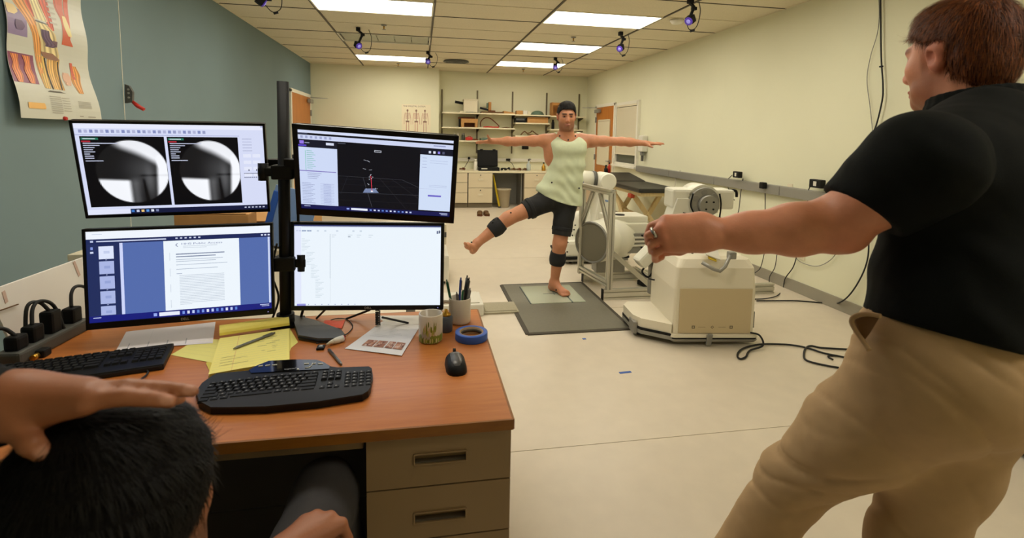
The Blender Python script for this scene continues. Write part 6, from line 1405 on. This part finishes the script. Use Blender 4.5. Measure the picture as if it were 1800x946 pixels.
for x, y, d in mk:
    p = J(x, y, d)-V(base); obj('marker', MB().lathe([(0,-.008),(.0055,-.0055),(.008,0),(.0055,.0055),(0,.008)], p, 10), 'marker_ball', t1)

# ------------------------------------------------------------------ red-haired man in front
G = dep
def ground(p, z=0): return V((p[0], p[1], z))
base2 = tuple(ground(G(1690,640,1.0))) 
t2 = thing('person', 'red-haired man in a dark polo and khaki trousers seen from behind, left arm stretched out', 'person', base2)
AFh = nrm(V((AX_F[0], AX_F[1], 0))); ARh = nrm(V((AX_R[0], AX_R[1], 0)))
F2 = -ARh*.24+AFh*.97+V((0,0,-.06)); hd2 = Head(G(1682,102,1.13), F2, (.0,.0,1), .98)
S = Sdf(); hd2.prims(S, 1.08)
S.rc(hd2.w(0,-.03,-.05), G(1722,222,1.1), .058, .064, .03); S.rc(hd2.w(0,.0,-.08), G(1712,215,1.08), .048, .056, .03)
sL, sR = G(1618,290,.9), G(1862,272,1.13)
eL, wL = G(1470,394,1.0), G(1247,411,1.03)
S.rc(sL, V(sL)*.5+V(eL)*.5, .058, .054, .03); S.rc(V(sL)*.5+V(eL)*.5, eL, .056, .05, .03); S.rc(eL, G(1395,404,1.01), .05, .048, .03); S.rc(G(1395,404,1.01), G(1320,409,1.02), .048, .037, .03); S.rc(G(1320,409,1.02), wL, .037, .0295, .03); S.el(G(1486,416,.985), (.03,.03,.022), None, .03)
kn = [G(1170,388,1.03), G(1163,402,1.02), G(1166,417.5,1.018), G(1173,433,1.024)]
for i, q in enumerate(kn): S.rc(wL, q, .025, .012, .014); S.el(q, (.0118,.0118,.0112), None, .004)
S.rc(G(1230,398,1.03), G(1190,402,1.035), .03, .026, .02); S.rc(G(1232,420,1.03), G(1192,424,1.035), .026, .022, .02)
fg = [((1144,397,1.045),(1137,416,1.075),(1150,428,1.09)), ((1139,413,1.028),(1139,427,1.065),(1156,434,1.085)), ((1144,430,1.028),(1145,442,1.065),(1160,443,1.085)), ((1151,446,1.033),(1152,457,1.065),(1164,452,1.08))]
for q, (a, b, c) in zip(kn, fg): S.rc(q, G(*a), .0088, .0078, .0008); S.rc(G(*a), G(*b), .0078, .0072, .0008); S.rc(G(*b), G(*c), .0072, .0065, .0008)
S.rc(G(1228,424,1.05), G(1195,438,1.085), .018, .013, .015); S.rc(G(1195,438,1.085), G(1166,444,1.1), .0125, .0095, .008)
S.rc(sL, sR, .055, .055, .04); S.rc(G(1735,320,1.05), G(1700,560,1.03), .055, .06, .04)
eR = V(sR)+ARh*.22+V((0,0,-.06)); S.rc(sR, eR, .055, .045, .03); S.rc(eR, eR+ARh*.24+AFh*.08, .045, .03, .03); S.rc(eR+ARh*.24+AFh*.08, eR+ARh*.33+AFh*.1, .03, .022, .02)
hpL, hpR = G(1650,660,.97), G(1692,678,1.06); knL, knR = G(1396,842,1.25), G(1605,945,1.13)
d_ = nrm(V(knL)-V(hpL)); anL = V(G(1235,1060,1.42)); anL[2] = .1; anR = V((knR[0]-.05, knR[1]+.02, .1))
for a, b, c in ((hpL,knL,anL), (hpR,knR,anR)): S.rc(a, b, .085, .06, .05); S.rc(b, c, .058, .042, .04)
SK2 = (214,144,112)
def col2(P_):
    C = hd2.colours(P_, SK2, (142,78,40), (180,96,84), (130,74,36), .8)
    m_ = np.zeros(len(P_))
    for q in kn: m_ = np.maximum(m_, np.clip(1-np.linalg.norm(P_-V(q), axis=1)/.022, 0, 1))
    C = C*(1-.45*m_[:,None])+V(lin((214,104,84)))*.45*m_[:,None]
    el_ = np.clip(1-np.linalg.norm(P_-G(1484,415,.97), axis=1)/.06, 0, 1)[:,None]; return C*(1-.4*el_)+V(lin((206,104,80)))*.4*el_
grown('body', S, .0036, 'skin', t2, base2, None, lambda P_: wob(P_, 120, 5)*.0006, col2, 1)
hd2.eyes(t2, base2, (90,110,110))
hl2 = lambda x, y: np.where(y > .05, .056, np.where(y > .012, .03+.68*(y-.012), np.where(y > -.032, .03, np.where(y > -.06, -.052+0*y, -.07-.15*(y+.06)))))
hr = hd2.hair('hair', t2, base2, 'hair_red', .004, .009, hl2, .0014, 200, 7, lambda S_, s: S_.el(s.w(0,.02,.085), (.058,.06,.042), s.M, .03))
crown = hd2.w(0,-.05,.12)
def flow2(P_):
    d = P_-crown; d = d/np.linalg.norm(d, axis=1)[:,None]; return d+V((0,0,-.35))
strands('hair_strands', hr, t2, base2, 9000, .026, .0009, flow2, [(96,48,18),(122,64,26),(74,36,14),(140,78,34)], 4, .004)
# polo shirt
Po = Sdf(); Po.rc(sL, G(1725,250,1.02), .078, .095, .06); Po.rc(sR, G(1735,250,1.02), .08, .095, .06)
Po.rc(G(1684,345,.97), G(1672,520,.96), .122, .112, .08); Po.rc(G(1815,345,1.08), G(1775,540,1.05), .125, .118, .08); Po.rc(G(1672,520,.97), G(1740,560,1.04), .115, .125, .07); Po.rc(G(1660,600,.97), G(1740,640,1.04), .122, .13, .06)
Sv = Sdf(); Sv.rc(sL, G(1545,345,.965), .084, .076, .05); Sv.rc(G(1545,345,.965), G(1470,395,1.0), .076, .066, .03); Sv.rc(sL, G(1690,265,.97), .08, .06, .06)
Po.rc(sR, V(sR)+ARh*.2+V((0,0,-.05)), .082, .07, .05)
Po.rc(G(1695,240,1.06), G(1745,240,1.1), .07, .075, .03)
hp_a, hp_b = G(1545,548,.97), G(1800,606,1.0); nh = nrm(np.cross(V(hp_b)-V(hp_a), AX_F)); nh = nh if nh[2] < 0 else -nh
sl_a, sl_b = G(1465,337,.98), G(1540,394,.98); sd_ = nrm(V(eL)-V(sL)); ns = nrm(np.cross(V(sl_b)-V(sl_a), nrm(AX_F+.25*AX_R))); ns = ns if ns@(V(eL)-V(sL)) > 0 else -ns
slc = plane(sl_a, ns)
def poclip(X, Y, Z):
    a = (X-hp_a[0])*nh[0]+(Y-hp_a[1])*nh[1]+(Z-hp_a[2])*nh[2]
    return a-.006
def pofold(P_):
    q = P_-G(1700,400,.9); o = np.sin((q@ARh*.55+q[:,2])*46+1.8*np.sin(q@ARh*14))*.0035*np.clip((1.32-P_[:,2])/.2, 0, 1)
    return o+.0025*wob(P_, 24, 11)+.0015*wob(P_, 60, 12)
polo = grown('polo_shirt', Po, .0055, 'polo', t2, base2, poclip, pofold)
grown('sleeve', Sv, .0055, 'polo', polo, base2, slc, lambda P_: pofold(P_)*.8)
nb = V(G(1715,190,1.09)); nax = nrm(V((0,0,1))+.28*V(F2)-.1*AFh); u1 = nrm(np.cross(nax, AX_F)); u2 = np.cross(nax, u1)
cl = Sdf()
for i in range(24):
    a0, a1 = 2*math.pi*i/24, 2*math.pi*(i+1)/24; f0, f1 = .078+.0*math.cos(a0), .078
    for zz, rr in ((-.012,.088),(.008,.08),(.024,.074)): cl.rc(nb+nax*zz+(u1*math.cos(a0)+u2*math.sin(a0))*rr, nb+nax*zz+(u1*math.cos(a1)+u2*math.sin(a1))*rr, .0085, .0085, .008)
cob = link('collar', mesh_np('collar', *(lambda r: (r[0]-V(base2), r[1]))(cl.mesh(.0045))), 'polo', polo)
# khaki trousers
Kh = Sdf(); Kh.rc(G(1645,590,.98), G(1705,605,1.03), .118, .12, .06); Kh.rc(G(1645,645,.97), G(1690,660,1.05), .125, .122, .06); Kh.el(G(1705,665,1.0), (.115,.115,.11), None, .06)
Kh.rc(hpL, V(hpL)*.5+V(knL)*.5, .12, .102, .06); Kh.rc(V(hpL)*.5+V(knL)*.5, knL, .102, .076, .04); Kh.rc(knL, anL, .076, .072, .03)
Kh.rc(hpR, V(hpR)*.5+V(knR)*.5, .118, .098, .05); Kh.rc(V(hpR)*.5+V(knR)*.5, knR, .098, .08, .04); Kh.rc(knR, anR, .08, .075, .04)
topn = V((0,0,1)); wz = max(hp_a[2], hp_b[2])+.05
def crease(ph, sharp=4): return (1-np.abs(np.sin(ph)))**sharp
def khfold(P_):
    q = P_-V(hpL); along = q@d_; pr = q@AX_R; pu = q@AX_U
    ux, uy = P_-V(G(1330,815,1.2)), 0
    kx, kz = ux@AX_R, ux@AX_U; kne = np.exp(-((kx/.16)**2+(kz/.13)**2))
    o = .011*crease((kz*1.0+kx*.45)*26+1.6*np.sin(kx*22+.5)+.6)*kne + .008*crease((kz*.9-kx*.6)*34+1.2*np.sin(kz*20))*kne
    z = P_-V(G(1665,720,.95)); zx, zu = z@AX_R, z@AX_U; cro = np.exp(-((zx/.2)**2+(zu/.14)**2))
    o = o+.010*crease((zu*.86+zx*.5)*24+.9*np.sin(zx*9+.4))*cro
    z = P_-V(G(1570,600,.92)); zx, zu = z@AX_R, z@AX_U; wai = np.exp(-((zx/.13)**2+(zu/.08)**2))
    o = o+.009*crease((zu*.8+zx*.6)*48+1.3*np.sin(zx*14))*wai
    z = P_-V(G(1600,930,1.12)); zx, zu = z@AX_R, z@AX_U; o = o+.008*crease((zx*.85+zu*.5)*26+.7)*np.exp(-((zx/.09)**2+(zu/.16)**2))
    return o+.0035*wob(P_, 20, 21)+.001*wob(P_, 70, 22)
kh = grown('trousers', Kh, .0055, 'khaki', t2, base2, both(plane((0,0,wz), (0,0,1)), plane((0,0,.045), (0,0,-1))), khfold)
pk = [V(G(x,y,d))-V(base2) for x, y, d in ((1548,556,.935),(1525,552,.955),(1503,556,.972),(1497,566,.972),(1506,584,.96),(1520,604,.945),(1528,616,.935))]
obj('pocket_edge', MB().tube(spline(pk,6), .0045, 8), 'khaki', kh)
pi_ = [V(G(x,y,d))-V(base2) for x, y, d in ((1546,558,.94),(1522,556,.96),(1504,562,.975),(1508,580,.965),(1520,598,.95),(1530,585,.945))]
mb = MB(); mb.add(pi_+[p_+AX_F*.012 for p_ in pi_], [tuple(range(6)), tuple(range(11,5,-1))]+[(i,(i+1)%6,6+(i+1)%6,6+i) for i in range(6)]); obj('pocket_lining', mb, 'khaki_in', kh)
for x, y, d in ((1746,606,.9),): 
    p_ = V(G(x,y,d))-V(base2); obj('belt_loop', MB().bar(p_+AX_U*.02, p_-AX_U*.02, .012, .006, .002, tuple(AX_F)), 'khaki', kh)
for an in (anL, anR):
    p_ = V(an)-V(base2); sh_ = MB(); f2 = nrm(V((F2[0],F2[1],0))); 
    so = Sdf(); so.rc(V(an)+V((0,0,-.05)), V(an)+f2*.17+V((0,0,-.064)), .044, .034, .03); so.rc(V(an)-f2*.05+V((0,0,-.055)), V(an)+V((0,0,-.02)), .042, .045, .03)
    grown('shoe', so, .008, 'black', t2, base2, plane((0,0,.002), (0,0,-1)))
ringc = (V(kn[1])*.45+V(G(1141,415,1.03))*.55)-V(base2); rd = nrm(V(G(1141,415,1.03))-V(kn[1])); Rr_ = Vector(rd).to_track_quat('Z','Y').to_matrix()
obj('ring', MB().lathe([(.0118,-.003),(.0132,-.003),(.0132,.003),(.0118,.003),(.0118,-.003)], ringc, 24, Rr_), 'silver', t2)

# ------------------------------------------------------------------ seated man in the foreground
base3 = tuple(ground(G(150,1000,.62)))
t3 = thing('person', 'black-haired seated man from behind in the foreground, hand on his head', 'person', base3)
F3 = ARh*.16+AFh*.98+V((0,0,.02)); hd3 = Head(G(216,902,.60), F3, (-.05,0,1), 1.0)
S = Sdf(); hd3.prims(S)
nk = V(hd3.w(0,-.05,-.17)); S.rc(hd3.w(0,-.03,-.06), nk, .058, .065, .03)
shl, shr = nk-ARh*.19+V((0,0,-.05))-AFh*.02, nk+ARh*.19+V((0,0,-.06)); hipc = V((nk[0]-.02, nk[1]-.06, .52))
S.rc(nk+V((0,0,-.06)), hipc, .12, .13, .08); S.rc(shl, shr, .06, .06, .05)
w3 = V(G(22,712,.53)); e3 = V(G(-300,760,.5)); S.rc(shl, e3, .055, .044, .04); S.rc(e3, w3, .046, .03, .03)
k3 = [G(150,706,.52), G(160,690,.535), G(158,688,.555), G(148,692,.575)]
for q in k3: S.rc(w3, q, .024, .0135, .02)
f3 = [((212,698,.53),(260,701,.54),(300,706,.55)), ((225,681,.545),(285,683,.56),(338,688,.57)), ((222,686,.57),(272,692,.58),(315,702,.59)), ((205,694,.59),(245,702,.6),(275,712,.605))]
for q, (a, b, c) in zip(k3, f3): S.rc(q, G(*a), .0108, .0094, .003); S.rc(G(*a), G(*b), .0094, .0085, .002); S.rc(G(*b), G(*c), .0085, .0072, .002)
S.rc(w3, G(32,752,.512), .019, .0135, .012); S.rc(G(32,752,.512), G(54,780,.505), .0125, .0112, .004); S.rc(G(54,780,.505), G(78,800,.512), .0112, .0088, .003)
# right arm resting on the thigh
e3r = V(G(330,1120,.72)); w3r = V(G(500,975,.97)); S.rc(shr, e3r, .055, .045, .04); S.rc(e3r, w3r, .045, .03, .03)
k3r = [G(534,918,1.02), G(556,908,1.03), G(580,910,1.03), G(600,922,1.025)]
for q in k3r: S.rc(w3r, q, .03, .0135, .014)
for q, (x, y) in zip(k3r, ((545,940),(568,936),(592,938),(612,946))): S.rc(q, G(x,y,1.03), .0112, .0098, .002); S.rc(G(x,y,1.03), G(x-6,y+22,1.03), .0098, .0085, .002)
S.rc(w3r, G(508,945,1.0), .018, .013, .01)
knr = V(G(572,868,1.24)); knl = V(knr)+V((-.42,-.02,0)); hipr, hipl = hipc+V((.1,.05,-.02)), hipc+V((-.1,.05,-.02)); anr, anl = V((knr[0]+.05,knr[1]+.12,.09)), V((knl[0],knl[1]+.1,.09))
for a, b, c in ((hipr,knr,anr), (hipl,knl,anl)): S.rc(a, b, .08, .06, .05); S.rc(b, c, .055, .04, .03)
SK3 = (164,104,70)
nails = [(V(G(333,684,.563)), .009), (V(G(295,702,.542)), .009), (V(G(76,797,.503)), .009)]
def col3(P_):
    C = hd3.colours(P_, SK3, (40,28,22), (150,84,70), (20,14,12), .6)
    for c_, r_ in nails: m_ = np.clip((r_-np.linalg.norm(P_-c_, axis=1))/.003, 0, 1)[:,None]*.55; C = C*(1-m_)+V(lin((222,168,146)))*m_
    return C
grown('body', S, .004, 'skin', t3, base3, None, None, col3, 1)
hd3.eyes(t3, base3)
hl3 = lambda x, y: np.where(y > .06, .05, np.where(y > .03, .0+.9*(y-.03), np.where(y > -.04, -.045+.0*y, -.085+0*y)))
hr3 = hd3.hair('hair', t3, base3, 'hair_black', .005, .022, hl3, .004, 130, 9)
strands('hair_strands', hr3, t3, base3, 8000, .026, .0009, lambda P_: (lambda d: d/np.linalg.norm(d, axis=1)[:,None]+V((0,0,-.3)))(P_-hd3.w(0,-.04,.13)), [(10,8,7),(13,10,8),(8,7,6)], 6, .0012)
Jk = Sdf(); Jk.rc(nk+V((0,0,-.1)), hipc, .15, .15, .08); Jk.rc(shl, shr, .078, .078, .06); Jk.rc(shl, e3, .068, .058, .04); Jk.rc(e3, V(e3)*.12+V(w3)*.88, .06, .042, .03); Jk.rc(shr, e3r, .068, .06, .04); Jk.rc(e3r, V(e3r)*.4+V(w3r)*.6, .058, .045, .03)
grown('jacket', Jk, .008, 'black_rubber', t3, base3, None, lambda P_: wob(P_, 40, 31)*.004)
cl = Sdf()
for i in range(20):
    a0, a1 = 2*math.pi*i/20, 2*math.pi*(i+1)/20; c_ = nk+V((0,0,-.012))
    for zz in (-.012,.006): cl.rc(c_+V((math.cos(a0)*.086,math.sin(a0)*.086,zz)), c_+V((math.cos(a1)*.086,math.sin(a1)*.086,zz)), .009, .009, .008)
link('shirt_collar', mesh_np('shirt_collar', *(lambda r: (r[0]-V(base3), r[1]))(cl.mesh(.006))), 'shirt_pale', t3)
wd_ = nrm(w3-e3); wc = w3-wd_*.035-V(base3); Rr_ = Vector(wd_).to_track_quat('Z','Y').to_matrix()
obj('watch_band', MB().lathe([(.043,-.012),(.046,-.012),(.046,.012),(.043,.012),(.043,-.012)], wc, 24, Rr_), 'black', t3)
Tr = Sdf(); Tr.rc(hipl, hipr, .13, .13, .08)
for a, b, c in ((hipr,knr,anr), (hipl,knl,anl)): Tr.rc(a, b, .098, .076, .06); Tr.rc(b, c, .07, .062, .03)
grown('trousers', Tr, .008, 'trouser_dark', t3, base3, plane((0,0,.06), (0,0,-1)), lambda P_: wob(P_, 34, 33)*.004)
for an in (anr, anl):
    so = Sdf(); so.rc(V(an)+V((0,-.03,-.05)), V(an)+V((.03,.16,-.062)), .042, .032, .03); grown('shoe', so, .009, 'black', t3, base3, plane((0,0,.002), (0,0,-1)))
# his chair, below the view
t = thing('office_chair', 'black office chair under the seated man in the foreground', 'chair', (hipc[0], hipc[1]+.05, 0))
obj('seat', MB().box((0,.05,.37), (.46,.46,.07), .025), 'black', t); obj('backrest', MB().box((0,-.26,.62), (.42,.06,.4), .025, rotm(.1,0,0)), 'black', t); obj('column', MB().cyl((0,.03,.1), (0,.03,.35), .025, n=14), 'steel_grey', t); obj('back_bar', MB().bar((0,-.1,.34), (0,-.27,.5), .05, .015), 'black', t)
for k in range(5):
    a = 2*math.pi*k/5+.3; obj('base_leg', MB().bar((0,.03,.11), (.27*math.cos(a),.03+.27*math.sin(a),.075), .045, .03, .006), 'black', t); obj('caster', MB().cyl((.27*math.cos(a)-.012,.03+.27*math.sin(a),.028), (.27*math.cos(a)+.012,.03+.27*math.sin(a),.028), .028, n=12), 'black', t)
